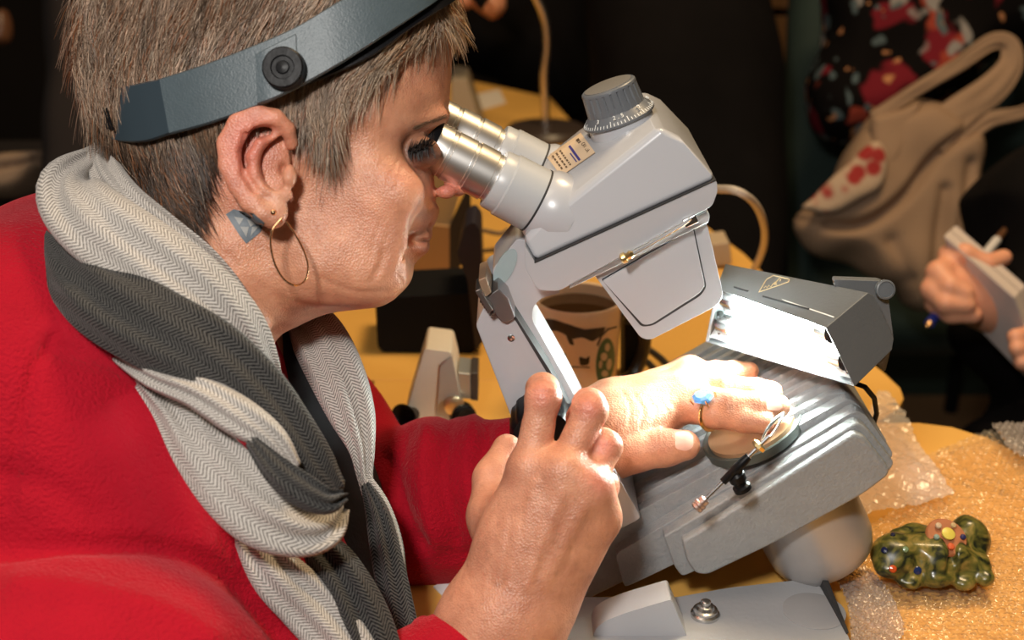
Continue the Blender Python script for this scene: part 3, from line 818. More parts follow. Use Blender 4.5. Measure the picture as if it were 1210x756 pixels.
# torso and arms under the clothes
tf = Field((-.62, .40, .40), (.06, 1.10, 1.10), .012)
tf.cap(K(150,470,.80), K(190,900,.86), .10, .11, .05)
tf.cap(K(95,480,.70), K(150,930,.60), .045, .04, .04); tf.cap(K(150,930,.60), K(575,790,.672), .036, .022, .03)
tf.cap(K(340,470,.88), K(400,620,.84), .045, .035, .03); tf.cap(K(400,620,.84), K(650,545,.79), .032, .02, .02)
tf.cap(K(190,330,.75), K(200,480,.77), .052, .07, .05)
tV, tF = tf.mesh(); tV = relax(tV, tF, 2)
parts_ = [(headV, headF), (nV, nF), (mV, mF), (tV, tF)]
VV = []; FF = []; nn_ = 0
for v, f in parts_:
    VV.append(v); FF.append(f + nn_); nn_ += len(v)
VV = np.concatenate(VV); FF = np.concatenate(FF)
# fine skin relief and skin colour, both properties of the body itself
NN = vnormals(VV, FF); qx, qy, qd = project(VV)
def blob(x, y, rx, ry): return np.exp(-((qx-x)/rx)**2 - ((qy-y)/ry)**2)
ih = np.arange(len(VV)) < head_n
near_side = (NN[:,1] < .35)
dsp = np.zeros(len(VV))
def crease(P, wd, dep, sel):
    global dsp
    P = np.array(P, float); C = catmull(P, 6); d = np.full(len(VV), 1e9)
    for i in range(len(C)-1):
        a, b = C[i], C[i+1]; e = b-a; t = np.clip(((qx-a[0])*e[0]+(qy-a[1])*e[1])/max(e.dot(e),1e-9), 0, 1)
        d = np.minimum(d, (qx-a[0]-e[0]*t)**2 + (qy-a[1]-e[1]*t)**2)
    dsp -= dep*np.exp(-d/wd**2) * sel
hs = ih & near_side
for P_, w_, dp in [([(420,205),(412,235),(418,265)],3,.00015),([(450,262),(440,290),(437,312)],2.5,.0002),([(462,268),(452,296),(448,318)],2.5,.0002),
                  ([(470,190),(462,206),(458,216)],2,.0004),([(476,196),(470,212),(468,224)],2,.0004),([(463,182),(452,190),(444,202)],2,.0003),
                  ([(380,330),(420,345),(455,344)],4,.0006),([(470,325),(476,338),(470,348)],2.5,.0005),([(300,330),(330,352),(372,362)],4,.0004),
                  ([(270,300),(300,345),(322,380)],4,.0005),([(510,262),(503,268),(498,276)],1.6,.0003),([(516,252),(510,262),(505,270)],1.6,.0003)]:
    crease(P_, w_, dp, hs)
hsn = (np.arange(len(VV)) >= head_n) & (np.arange(len(VV)) < head_n + len(nV))
hsm = (np.arange(len(VV)) >= head_n + len(nV)) & (np.arange(len(VV)) < head_n + len(nV) + len(mV))
for fx, fy, ox, oy in [(647,468,.35,.9),(694,492,.4,.9),(718,532,.5,.86)]:
    for k in (-1, 0, 1):
        crease([(fx-16, fy+4+k*5-4), (fx, fy+k*5), (fx+16, fy+5+k*5)], 1.5, .0004, hsn)
for k in range(7): crease([(590+k*14, 600+k*4), (584+k*15, 640+k*3), (580+k*13, 690)], 3.0, .00025, hsn)
for k in range(5): crease([(735+k*14, 462+k*3), (745+k*15, 482+k*2), (742+k*14, 505)], 2.2, .0004, hsm)
for x_ in (776, 782, 788): crease([(x_, 508), (x_+2, 522), (x_-1, 538)], 1.6, .0004, hsm)
for x_, y_ in ((846,492),(865,474),(862,455),(884,501),(898,477)):
    for k in (-3, 3): crease([(x_+k, y_-9), (x_+k+1, y_+2), (x_+k, y_+10)], 1.4, .00035, hsm)
VV = VV + NN * dsp[:, None]
col = np.tile(np.array([.635, .315, .190]), (len(VV), 1))
def tint(wt, c):
    global col
    wt = np.clip(wt, 0, 1)[:, None]; col = col*(1-wt) + np.array(c)*wt
tint(.55*blob(300,160,50,45)*hs + .4*blob(285,200,30,60)*hs, (.70,.22,.17))
tint(.28*blob(430,250,60,50)*hs, (.74,.33,.22))
tint(.30*blob(505,95,35,30)*hs, (.70,.32,.21))
tint(.7*blob(530,222,22,12)*ih, (.72,.20,.16))
tint(.55*blob(500,287,11,11)*ih, (.55,.22,.17))
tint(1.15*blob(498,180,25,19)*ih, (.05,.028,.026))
tint(.35*blob(480,205,22,14)*hs, (.60,.24,.18))
tint(.5*blob(330,240,25,25)*hs, (.74,.46,.34))
tint(.45*hsn + 0, (.66,.32,.215))
for q in fing.values():
    for w_ in (1, 2): tint(.45*blob(q[w_][0], q[w_][1], 16, 14)*hsn, (.72,.24,.18))
rs = np.random.RandomState(3)
for _ in range(70): x_, y_ = rs.uniform(560,700), rs.uniform(560,740); tint(rs.uniform(.2,.55)*blob(x_, y_, rs.uniform(1.5,3.5), rs.uniform(1.5,3.5))*hsn, (.40,.19,.11))
for _ in range(160): x_, y_ = rs.uniform(230,530), rs.uniform(30,400); tint(rs.uniform(.12,.32)*blob(x_, y_, rs.uniform(1.5,4), rs.uniform(1.5,4))*hs, (.50,.23,.14))
def skin_mat():
    m = bpy.data.materials.new('skin'); m.use_nodes = True; nt = m.node_tree; b = nt.nodes['Principled BSDF']
    at_ = nt.nodes.new('ShaderNodeVertexColor'); at_.layer_name = 'Col'
    tc = nt.nodes.new('ShaderNodeTexCoord')
    n = nt.nodes.new('ShaderNodeTexNoise'); n.inputs['Scale'].default_value = 55; n.inputs['Detail'].default_value = 8; n.inputs['Roughness'].default_value = .65
    nt.links.new(tc.outputs['Object'], n.inputs['Vector'])
    rp = nt.nodes.new('ShaderNodeValToRGB'); rp.color_ramp.elements[0].color = (.66,.52,.48,1); rp.color_ramp.elements[1].color = (1.15,1.12,1.1,1)
    rp.color_ramp.elements[0].position = .3; rp.color_ramp.elements[1].position = .68
    nt.links.new(n.outputs[0], rp.inputs[0])
    mx = nt.nodes.new('ShaderNodeMix'); mx.data_type = 'RGBA'; mx.blend_type = 'MULTIPLY'; mx.inputs[0].default_value = .8
    nt.links.new(at_.outputs[0], mx.inputs[6]); nt.links.new(rp.outputs[0], mx.inputs[7]); nt.links.new(mx.outputs[2], b.inputs['Base Color'])
    b.inputs['Subsurface Weight'].default_value = .25; b.inputs['Subsurface Radius'].default_value = (1, .35, .2); b.inputs['Subsurface Scale'].default_value = .004
    b.inputs['Roughness'].default_value = .43
    vo = nt.nodes.new('ShaderNodeTexVoronoi'); vo.inputs['Scale'].default_value = 900; nt.links.new(tc.outputs['Object'], vo.inputs['Vector'])
    n2 = nt.nodes.new('ShaderNodeTexNoise'); n2.inputs['Scale'].default_value = 420; n2.inputs['Detail'].default_value = 4; nt.links.new(tc.outputs['Object'], n2.inputs['Vector'])
    ad = nt.nodes.new('ShaderNodeMath'); nt.links.new(vo.outputs[0], ad.inputs[0]); nt.links.new(n2.outputs[0], ad.inputs[1])
    bp = nt.nodes.new('ShaderNodeBump'); bp.inputs['Strength'].default_value = .5; bp.inputs['Distance'].default_value = .0005
    nt.links.new(ad.outputs[0], bp.inputs['Height']); nt.links.new(bp.outputs[0], b.inputs['Normal'])
    return m
M_skin = skin_mat()
woman = thing('person', 'woman in red cardigan and grey herringbone scarf peering into the microscope eyepieces', 'person', (-.33, .80, 0))
body = obj('body', VV, FF, M_skin, woman, colors=np.concatenate([col, np.ones((len(col),1))], 1), ang=0)
M_nail = mat('fingernail', (.78,.46,.36), .25)
def surf_patch(tree, outline, lift, n=12, off=0.0):
    """a thin patch lying on a surface: rows of points inside a pixel outline"""
    return None
bodyT = BVHTree.FromPolygons([tuple(v) for v in VV], [tuple(int(i) for i in f) for f in FF])
def hit(px, py, tree=None, lift=0.0, dmin=0.0):
    o = Vector((0,0,CZ)); r = ray(px, py).normalized()
    h = (tree or bodyT).ray_cast(o + r*dmin, r)
    if h[0] is None: return None
    nrm = h[1] if h[1].dot(r) < 0 else -h[1]
    return h[0] + nrm*lift
def patch(name, contour, m, parent, lift=.0002, th=.00012, tree=None, grid=14, **kw):
    """conforming decal: the pixel contour filled by a grid that is draped on the surface"""
    C = np.array(contour, float); c = C.mean(0); rings = []
    for k in range(1, 7):
        rings.append([hit(*(c + (q-c)*k/6), tree, lift) for q in C])
    cc = hit(*c, tree, lift); V = [cc] + [p for r in rings for p in r]
    if any(v is None for v in V): return None
    n = len(C); F = [(0, 1+j, 1+(j+1) % n) for j in range(n)]
    for k in range(5):
        for j in range(n): a = 1+k*n+j; b = 1+k*n+(j+1) % n; F.append((a, a+n, b+n, b))
    return obj(name, V, F, m, parent, **kw)
def rc(P, r=2): return roundc(P, r)
def lerp2(a, b, n): return [(a[0]+(b[0]-a[0])*k/n, a[1]+(b[1]-a[1])*k/n) for k in range(n)]
def dense(P, n=4): return [q for i in range(len(P)) for q in lerp2(P[i], P[(i+1) % len(P)], n)]
# thumb nail
patch('fingernail', dense(roundc([(797,511),(812,509),(819,516),(819,528),(811,533),(798,530)], 4), 1), M_nail, body, .0004)
patch('fingernail', dense(roundc([(905,475),(921,475),(925,480),(921,485),(906,484)], 2), 1), M_nail, body, .0004)
patch('fingernail', dense(roundc([(897,458),(911,458),(915,462),(911,466),(898,465)], 2), 1), M_nail, body, .0004)
# tattoo: brilliant-cut outline behind the ear
M_tat = mat('tattoo_ink', (.10,.125,.15), .5, noise=.35, nscale=500); M_tat2 = mat('tattoo_faded', (.27,.27,.26), .5, noise=.2, nscale=400)
tat = patch('tattoo', dense([(267,253),(276,247),(300,252),(313,263),(308,274),(291,288),(283,278)], 4), M_tat, body, .00035)
if tat:
    ORG[tat.name] = ORG[woman.name]
    for q in ([(277,256),(288,258),(283,266)], [(292,259),(303,263),(296,268)], [(284,268),(294,268),(291,280)], [(298,268),(306,267),(296,279)]):
        patch('tattoo_facet', dense(q, 3), M_tat2, body, .00055)
# eye
MB().lathe(Vector(H2W(L(499,181,42))), Vector((1,-.35,-.2)), [(.0001,-.0088)] + [(.0088*math.cos(a), .0088*math.sin(a)) for a in [math.radians(d) for d in range(-80,90,10)]] + [(.0001,.0088)], 28).o('eye', mat('eye_white', (.55,.5,.47), .1, Coat_Weight=1.0), body)
# lashes and brow
M_lash = mat('lash', (.012,.01,.01), .6); M_brow = mat('eyebrow', (.16,.09,.05), .6)
mb = MB()
for k in range(80):
    x = 482 + (k % 40)*.75; y = 178 - (k % 40)*.3 + random.uniform(-3, 5); p = hit(x, y)
    if p is None: continue
    dx, dy = random.uniform(3, 9), random.uniform(-16, -6)
    if k % 3 == 0: dy = random.uniform(8, 17); dx = random.uniform(-2, 6)
    q = p + Vector((dx, -4 if 1 else 0, -dy))*.0004 + Vector((0,-.003,0)); r_ = (p+q)/2 + Vector((0,-.0012,-.0004))
    mb.tube([p, r_, q], [.00035,.00025,.0001], 4)
mb.o('eyelashes', M_lash, body)
mb = MB()
for k in range(90):
    f = random.random(); x = 487 + f*42; y = 152 - 16*f + random.uniform(-2.2, 2.2); p = hit(x, y, lift=.0003); q = hit(x + 5, y - 3, lift=.0012)
    if p and q: mb.tube([p, q], [.00018,.00008], 4)
mb.o('eyebrow', M_brow, body)
# ------------------------------------------------------------------ hair
def hair_mat():
    m = bpy.data.materials.new('hair'); m.use_nodes = True; nt = m.node_tree; b = nt.nodes['Principled BSDF']
    a = nt.nodes.new('ShaderNodeVertexColor'); a.layer_name = 'Col'
    nt.links.new(a.outputs[0], b.inputs['Base Color']); b.inputs['Roughness'].default_value = .38
    b.inputs['Specular IOR Level'].default_value = .6
    return m
M_hair = hair_mat()
guides = [(90,20,-.15,1),(150,20,-.25,1),(230,20,-.35,1),(320,20,-.45,.9),(400,25,-.6,.8),(460,30,-.8,.65),(500,35,-.3,.9),(530,28,.5,.6),(540,0,.3,.9),(100,110,.1,1),(150,180,.25,1),
          (200,220,.5,.9),(230,260,.7,.7),(230,190,.25,1),(270,160,-.1,1),(340,140,.1,1),(380,170,.12,1),(395,200,.3,1),(400,120,-.25,1),(430,90,-.6,.85),(470,70,-.75,.7),(500,55,-.6,.7)]
G = np.array(guides, float)
def gdir(x, y):
    w_ = 1/((G[:,0]-x)**2 + (G[:,1]-y)**2 + 150)**1.5
    v = (G[:,2:]*w_[:,None]).sum(0); return v/np.linalg.norm(v)
HL = np.array(hairline, float)
rs = np.random.RandomState(11)
HV, HF, HC = [], [], []
nst = 0
cand = np.stack([rs.uniform(62, 556, 34000), rs.uniform(-60, 292, 34000)], 1)
ins = poly_sd(cand[:,0], cand[:,1], HL)
cand = cand[ins < 3]; insd = ins[ins < 3]
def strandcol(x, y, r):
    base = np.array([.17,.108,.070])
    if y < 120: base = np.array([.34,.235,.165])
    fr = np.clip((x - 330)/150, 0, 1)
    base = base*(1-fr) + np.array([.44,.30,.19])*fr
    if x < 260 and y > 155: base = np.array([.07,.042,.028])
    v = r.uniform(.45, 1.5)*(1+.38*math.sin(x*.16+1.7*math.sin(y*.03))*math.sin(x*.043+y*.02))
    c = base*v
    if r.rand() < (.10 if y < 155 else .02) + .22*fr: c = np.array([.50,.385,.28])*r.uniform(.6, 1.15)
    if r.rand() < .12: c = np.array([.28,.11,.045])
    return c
vi = 0
for (x0, y0), sd_ in zip(cand, insd):
    # strands grow from here along the combing direction
    d0 = gdir(x0, y0); jit = rs.normal(0, .16); ca, sa = math.cos(jit), math.sin(jit)
    n = 6; stp = rs.uniform(6, 13); hgt = rs.uniform(.0004, .0042) * (1.2 if y0 < 90 else .8)
    if x0 > 480 and y0 < 70: hgt *= .8; stp *= .5
    if sd_ > -10: stp *= .8
    pts = []; x, y = x0, y0; ok = True; cl = math.sin(x0*.09 + y0*.02)*.12
    lastd = None
    for k in range(n):
        p = hit(x, y, capT)
        if p is None or (lastd is not None and abs(project(np.array([p]))[2][0] - lastd) > .02):
            if len(pts) >= 2:
                q = pts[-1] + (pts[-1]-pts[-2])*.9 + Vector((0,0,-.0006)); pts.append(q); 
                if len(pts) < n: x += 0
                continue
            ok = False; break
        lastd = project(np.array([p]))[2][0]
        rr = ray(x, y).normalized(); h = capT.ray_cast(Vector((0,0,CZ)), rr); nm = h[1] if h[1].dot(rr) < 0 else -h[1]
        f = k/(n-1)
        pts.append(p + nm*(hgt*math.sin(min(1, .25+f)*math.pi*.62) + .0002))
        d = gdir(x, y); a_ = jit + cl*f*2; ca, sa = math.cos(a_), math.sin(a_)
        x += (d[0]*ca - d[1]*sa)*stp; y += (d[0]*sa + d[1]*ca)*stp
    if not ok or len(pts) < 3: continue
    P_ = np.array(pts); c = strandcol(x0, y0, rs)
    T = np.gradient(P_, axis=0); T /= np.linalg.norm(T, axis=1, keepdims=True) + 1e-12
    vw = P_ - np.array([0,0,CZ]); vw /= np.linalg.norm(vw, axis=1, keepdims=True)
    S1 = np.cross(T, vw); S1 /= np.linalg.norm(S1, axis=1, keepdims=True) + 1e-12; S2 = np.cross(T, S1)
    m_ = len(P_); wd = rs.uniform(.00016, .00034)*(1 - .85*np.linspace(0, 1, m_)**2)
    ring = np.stack([P_ + S1*wd[:,None], P_ - S1*wd[:,None]*.5 + S2*wd[:,None]*.8, P_ - S1*wd[:,None]*.5 - S2*wd[:,None]*.8], 1).reshape(-1, 3)
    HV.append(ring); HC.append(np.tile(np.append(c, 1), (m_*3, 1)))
    a = vi + 3*np.arange(m_-1)[:, None]
    for j in range(3):
        j2 = (j+1) % 3; HF.append(np.concatenate([a+j, a+j2, a+j2+3, a+j+3], 1))
    vi += m_*3
HV = np.concatenate(HV); HF = np.concatenate(HF); HC = np.concatenate(HC)
hx, hy, _ = project(capV)
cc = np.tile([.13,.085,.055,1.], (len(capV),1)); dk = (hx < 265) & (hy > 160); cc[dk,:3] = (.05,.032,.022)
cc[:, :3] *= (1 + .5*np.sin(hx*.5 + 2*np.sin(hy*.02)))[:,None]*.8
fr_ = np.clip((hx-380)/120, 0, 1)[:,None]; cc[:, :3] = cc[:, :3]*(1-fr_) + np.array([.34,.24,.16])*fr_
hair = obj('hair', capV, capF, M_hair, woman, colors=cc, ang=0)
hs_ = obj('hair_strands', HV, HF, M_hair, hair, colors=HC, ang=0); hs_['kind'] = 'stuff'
print('strands', vi//18)

# ------------------------------------------------------------------ headband magnifier
M_band = mat('band_blue_grey', (.060,.085,.10), .42, noise=.15, nscale=160, bump=.5, bscale=900, bdist=.0004)
M_band2 = mat('band_dark', (.035,.052,.066), .33)
def band(name, P, m, parent, th=.0018, sub=8):
    """P: (px, py top, px, py bottom, t)"""
    C = catmull([list(H2W(L(a, b, t))) + list(H2W(L(c, d, t2))) for a, b, c, d, t, t2 in P], sub)
    rings = []
    for i, q in enumerate(C):
        a, b = q[:3], q[3:]; tn = C[min(i+1, len(C)-1)] - C[max(i-1, 0)]; tg = (tn[:3] + tn[3:]); tg /= np.linalg.norm(tg)
        up = a - b; n = np.cross(tg, up); n /= np.linalg.norm(n)
        w2_ = up*.03
        rings.append([Vector(p) for p in (a - n*th*.3 + 0*w2_, a - w2_ - n*th, b + w2_ - n*th, b - n*th*.3, b + n*th*.3, b + w2_ + n*th, a - w2_ + n*th, a + n*th*.3)])
    return MB().loft(rings).o(name, m, parent, ang=50)
visor = band('head_magnifier', [(104,120,112,160,0,0),(112,116,120,162,70,70),(135,104,150,168,112,112),(162,99,176,167,135,135),(192,93,204,158,153,153)], M_band2, woman)
visor.name = 'head_magnifier'
band('headband', [(190,93,202,159,156,156),(240,77,250,146,166,166),(300,54,305,126,172,172),(350,32,356,102,174,174),(400,2,402,76,172,172),(450,-26,455,42,160,160),(500,-50,500,12,135,135),(520,-62,524,-6,100,100),(535,-75,540,-20,50,50),(540,-80,545,-25,0,0)], M_band, visor)
band('visor_liner', [(330,100,335,110,158,158),(380,80,388,90,158,158),(430,50,440,66,150,150),(480,18,488,32,132,132),(515,0,520,12,108,108),(530,-12,536,2,70,70)], M_rubber, visor)
band('visor_hinge_plate', [(303,64,305,124,175,175),(318,56,322,118,177,177),(350,40,352,104,177,177)], M_band, visor, sub=4)
kc_ = Vector(H2W(L(338,83,178))); kx = Vector((-.05, -CS, SN)).normalized()
MB().lathe(kc_, kx, [(.0105,0),(.0108,.002),(.0104,.0035),(.0104,.0075),(.0096,.0085),(.0060,.0085),(.0055,.0075),(.0035,.0075),(.003,.0085),(.0,.009)], 40).o('pivot_knob', M_rubber, visor, ang=30)
for k in range(5):
    x = 112 + k*3.4
    MB().tube([Vector(H2W(L(x, 124+k, 88+k*7))), Vector(H2W(L(x+8, 150+k, 90+k*7)))], .0006, 6).o('ratchet_tooth', M_rubber, visor)
# far half of the band
band('headband', [(540,-80,545,-25,0,0),(535,-75,540,-20,-50,-50),(500,-50,500,12,-135,-135),(400,2,402,72,-172,-172),(300,54,305,122,-172,-172),(200,90,206,155,-156,-156),(135,104,150,168,-112,-112),(104,120,112,160,0,0)], M_band, visor)

# ------------------------------------------------------------------ earrings
M_gold = mat('gold', (.95,.62,.36), .18, 1.0)
ec = L(341,304,166)
ring = [Vector(H2W(L(341 + 21*math.sin(a) - 9*math.cos(a)*.55, 300 - 42*math.cos(a), 160 + 16*math.sin(a)))) for a in [2*math.pi*k/48 for k in range(49)]]
ring = [Vector(H2W(L(x, y, t))) for x, y, t in catmull([(333,258,172),(322,272,176),(320,290,178),(325,312,178),(336,330,174),(350,337,168),(361,330,162),(364,314,160),(358,294,162),(347,274,166),(338,262,170)], 5)]
MB().tube(ring, .00055, 8).o('hoop_earring', M_gold, body)
MB().lathe(Vector(H2W(L(323,251,171))), (0,-1,.3), [(.0001,-.0017),(.0012,-.0012),(.0017,0),(.0012,.0012),(.0001,.0017)], 16).o('stud_earring', M_gold, body)

# ------------------------------------------------------------------ knitwear
def knit(name, c, scale=520):
    m = mat(name, c, .85, noise=.16, nscale=30, bump=.9, bscale=scale, bdist=.0016)
    m.node_tree.nodes['Principled BSDF'].inputs['Sheen Weight'].default_value = .25
    m.node_tree.nodes['Principled BSDF'].inputs['Sheen Roughness'].default_value = .4
    m.node_tree.nodes['Principled BSDF'].inputs['Sheen Tint'].default_value = (1,.3,.3,1)
    m.node_tree.nodes['Principled BSDF'].inputs['Specular IOR Level'].default_value = .15
    return m
M_red = knit('red_knit', (.38,.004,.017))
sf = Field((-.56, .38, .46), (.16, 1.08, 1.08), .0034)
kp = lambda *a: np.array(K(*a))
sf.cap(kp(120,440,.80), kp(60,1000,.86), .115, .16, .05)
sf.cap(kp(60,420,.73), kp(150,400,.745), .060, .050, .06)           # near shoulder top
sf.cap(kp(40,500,.70), kp(130,650,.70), .095, .10, .06)
sf.cap(kp(180,560,.735), kp(250,760,.74), .075, .095, .05)
sf.ell(kp(30,812,.60), (.118,.08,.065), .006)                        # folded-forward upper arm
sf.cap(kp(150,880,.62), kp(400,960,.64), .055, .05, .03)
sf.cap(kp(370,905,.635), kp(505,822,.668), .042, .034, .03)
sf.cap(kp(505,822,.668), kp(545,792,.672), .034, .0345, .012)
# far shoulder and sleeve
sf.cap(kp(330,470,.90), kp(430,618,.86), .06, .055, .04)
sf.cap(kp(430,618,.86), kp(520,590,.825), .053, .049, .02)
sf.cap(kp(520,590,.825), kp(640,556,.795), .047, .036, .02)
kV, kF = sf.mesh(); kV = relax(kV, kF, 3)
nk = vnormals(kV, kF); ax_, ay_, _d = project(kV)
fold = np.zeros(len(kV))
def cr(P, wd, dep):
    global fold
    C = catmull(P, 8); d = np.full(len(kV), 1e9)
    for i in range(len(C)-1):
        a, b = C[i], C[i+1]; e = b-a; t = np.clip(((ax_-a[0])*e[0]+(ay_-a[1])*e[1])/max(e.dot(e),1e-9), 0, 1)
        d = np.minimum(d, (ax_-a[0]-e[0]*t)**2 + (ay_-a[1]-e[1]*t)**2)
    fold -= dep*np.exp(-d/wd**2)
for P_, w_, dp in [([(62,395),(40,440),(22,520),(12,600)],6,.0040),([(70,400),(48,445),(30,525),(20,600)],6,-.0012),([(-10,652),(100,643),(200,648),(270,680),(330,750)],9,.006),([(60,410),(120,420),(180,450)],14,.003),([(20,690),(100,700),(190,720),(250,756)],16,-.003),
                  ([(478,515),(470,560),(480,640)],10,.004),([(505,510),(500,570),(512,650)],9,-.004),([(530,500),(524,560),(540,640)],8,.005),([(560,500),(552,550),(560,620)],8,-.004),
                  ([(455,540),(475,600),(500,640)],9,.004),([(575,505),(570,560),(580,600)],6,.004),([(490,640),(530,655),(570,650)],8,.003),
                  ([(220,560),(260,620),(300,690)],14,.003),([(140,470),(180,540),(200,620)],20,.002),([(0,560),(60,575),(110,610)],18,.0025)]:
    cr(P_, w_, dp)
from mathutils import noise as mn
bump_ = np.array([mn.noise(Vector(v)*14) for v in kV])*.0035 + np.array([mn.noise(Vector(v)*40) for v in kV])*.0008
kV = kV + nk*(fold + bump_)[:, None]
sweater = obj('cardigan', kV, kF, M_red, woman, ang=0)
# cuff of the near sleeve
cdir = (Vector(kp(590,732,.672)) - Vector(kp(500,842,.672))).normalized()
MB().lathe(Vector(kp(549,783,.672)) , cdir, [(.0335,-.03),(.0345,-.012),(.035,.0),(.0338,.003),(.0300,.003),(.0295,-.01)], 48).o('cuff', M_red, sweater)
MB().lathe(Vector(kp(640,556,.795)), Vector(kp(716,508,.79))-Vector(kp(640,556,.795)), [(.034,-.02),(.034,.006),(.030,.008),(.026,.0)], 40).o('cuff', M_red, sweater)
# black top under the cardigan
bf = Field((-.40,.5,.4), (.06,1.05,1.15), .005)
bf.chain([kp(312,415,.80), kp(342,500,.79), kp(374,620,.785), kp(388,760,.785), kp(390,850,.785)], [.036,.039,.038,.040,.045], .03)
bV, bF = bf.mesh(); obj('black_top', relax(bV, bF, 2), bF, mat('black_cotton', (.012,.012,.014), .9, bump=.4, bscale=500), woman, ang=0)

# ------------------------------------------------------------------ herringbone scarf
def herring(name, c0, c1, freq=1.0):
    m = bpy.data.materials.new(name); m.use_nodes = True; nt = m.node_tree; b = nt.nodes['Principled BSDF']
    b.inputs['Roughness'].default_value = .95; b.inputs['Specular IOR Level'].default_value = .1
    b.inputs['Sheen Weight'].default_value = .15
    uv = nt.nodes.new('ShaderNodeUVMap'); sp = nt.nodes.new('ShaderNodeSeparateXYZ'); nt.links.new(uv.outputs[0], sp.inputs[0])
    def mth(op, a, b_=None):
        n = nt.nodes.new('ShaderNodeMath'); n.operation = op
        for i, q in enumerate((a, b_)):
            if q is None: continue
            if isinstance(q, (int, float)): n.inputs[i].default_value = q
            else: nt.links.new(q, n.inputs[i])
        return n.outputs[0]
    # u across (metres), v along (metres): columns 7 mm wide, threads 1.6 mm apart, leaning one way then the other
    col_ = mth('MULTIPLY', sp.outputs[0], 1/.0095)
    tri = mth('PINGPONG', col_, .5)
    s = mth('ADD', mth('MULTIPLY', sp.outputs[1], freq/.0021), mth('MULTIPLY', tri, 4.2))
    wv = mth('SINE', mth('MULTIPLY', s, 6.2832))
    ns = nt.nodes.new('ShaderNodeTexNoise'); ns.inputs['Scale'].default_value = 700; nt.links.new(uv.outputs[0], ns.inputs['Vector'])
    ns2 = nt.nodes.new('ShaderNodeTexNoise'); ns2.inputs['Scale'].default_value = 60; nt.links.new(uv.outputs[0], ns2.inputs['Vector'])
    f = mth('ADD', mth('ADD', mth('MULTIPLY', wv, .42), .5), mth('MULTIPLY', mth('SUBTRACT', ns.outputs[0], .5), 1.1))
    rp = nt.nodes.new('ShaderNodeValToRGB'); rp.color_ramp.elements[0].color = (*c0, 1); rp.color_ramp.elements[1].color = (*c1, 1)
    rp.color_ramp.elements[0].position = .15; rp.color_ramp.elements[1].position = .8
    nt.links.new(f, rp.inputs[0])
    nt.links.new(rp.outputs[0], b.inputs['Base Color'])
    bp = nt.nodes.new('ShaderNodeBump'); bp.inputs['Strength'].default_value = .5; bp.inputs['Distance'].default_value = .0005
    nt.links.new(f, bp.inputs['Height']); nt.links.new(bp.outputs[0], b.inputs['Normal'])
    return m
M_hl = herring('scarf_light', (.20,.185,.17), (.60,.56,.52))
M_hd = herring('scarf_dark', (.008,.008,.009), (.085,.082,.078))
scarf = thing('scarf_anchor', '', '', (0,0,0)) if 0 else None
def fold_strip(name, P, m, parent, flat=.45, n=40, sub=7, wr=.0018, seed=0):
    """P: (px, py, depth, half width px): a soft flattened roll of cloth"""
    C = catmull(P, sub); V = []; UV = []; rgs = 0; vlen = 0; prev = None
    r_ = random.Random(seed); ph = [r_.uniform(0, 6.28) for _ in range(6)]
    pts = [np.array(K(c[0], c[1], c[2])) for c in C]
    for i, c in enumerate(C):
        p = pts[i]; t = pts[min(i+1, len(C)-1)] - pts[max(i-1, 0)]; t /= np.linalg.norm(t)
        vw = p - np.array([0,0,CZ]); vw /= np.linalg.norm(vw)
        s = np.cross(t, vw); s /= np.linalg.norm(s); nrm = np.cross(s, t)
        if nrm.dot(vw) > 0: nrm = -nrm
        hw = c[3] * c[2] / FPX
        if prev is not None: vlen += np.linalg.norm(p - prev)
        prev = p
        cir = 0; last = None
        for k in range(n + 1):
            a = 2*math.pi*k/n
            w_ = 1 + .035*math.sin(3*a + ph[0] + vlen*30) 
            rid = wr*(math.sin(2.6*(math.cos(a)*3) + ph[1] + vlen*22) + .6*math.sin(6*math.cos(a) + ph[2] - vlen*35))*(abs(math.sin(a))**.7)
            q = p + s*math.cos(a)*hw*w_ + nrm*(math.sin(a)*hw*flat + (rid if math.sin(a) > 0 else 0))
            if last is not None: cir += np.linalg.norm(q - last)
            last = q
            V.append(q); UV.append((cir, vlen))
    F = []; R_ = len(C)
    for i in range(R_-1):
        for k in range(n):
            a = i*(n+1)+k; F.append((a, a+1, a+n+2, a+n+1))
    b = len(V); V.append(pts[0]); V.append(pts[-1]); UV += [(0,0),(0,vlen)]
    for k in range(n): F.append((b, k+1, k)); F.append((b+1, (R_-1)*(n+1)+k, (R_-1)*(n+1)+k+1))
    return obj(name, V, F, m, parent, uv=np.array(UV), ang=0)
sc = fold_strip('scarf', [(135,166,.77,8),(112,186,.71,16),(84,222,.665,38),(112,262,.640,46),(172,304,.632,46),(228,345,.632,45),(276,390,.640,38),(306,436,.66,26),(322,470,.69,14)], M_hl, woman, .42, seed=1)
sc.name = 'scarf'
fold_strip('scarf_fold', [(150,150,.80,10),(128,176,.735,17),(122,196,.69,20),(148,232,.662,20),(194,270,.652,19),(244,310,.652,17),(284,358,.665,14),(314,410,.69,9)], M_hl, sc, .6, seed=2)
fold_strip('scarf_fold', [(58,268,.69,18),(76,306,.655,34),(118,346,.630,48),(182,386,.618,50),(246,420,.614,46),(300,462,.614,38),(340,510,.616,32),(372,556,.622,28),(398,580,.632,15)], M_hd, sc, .40, seed=3)
fold_strip('scarf_fold', [(140,420,.635,10),(182,442,.618,18),(232,462,.608,21),(280,490,.604,24),(322,518,.604,18),(348,552,.606,10)], M_hl, sc, .6, seed=4)
fold_strip('scarf_fold', [(168,448,.64,12),(206,482,.628,26),(240,530,.618,36),(276,574,.612,42),(314,606,.610,44),(352,624,.612,36),(384,622,.618,27),(403,600,.628,12)], M_hl, sc, .42, seed=5)
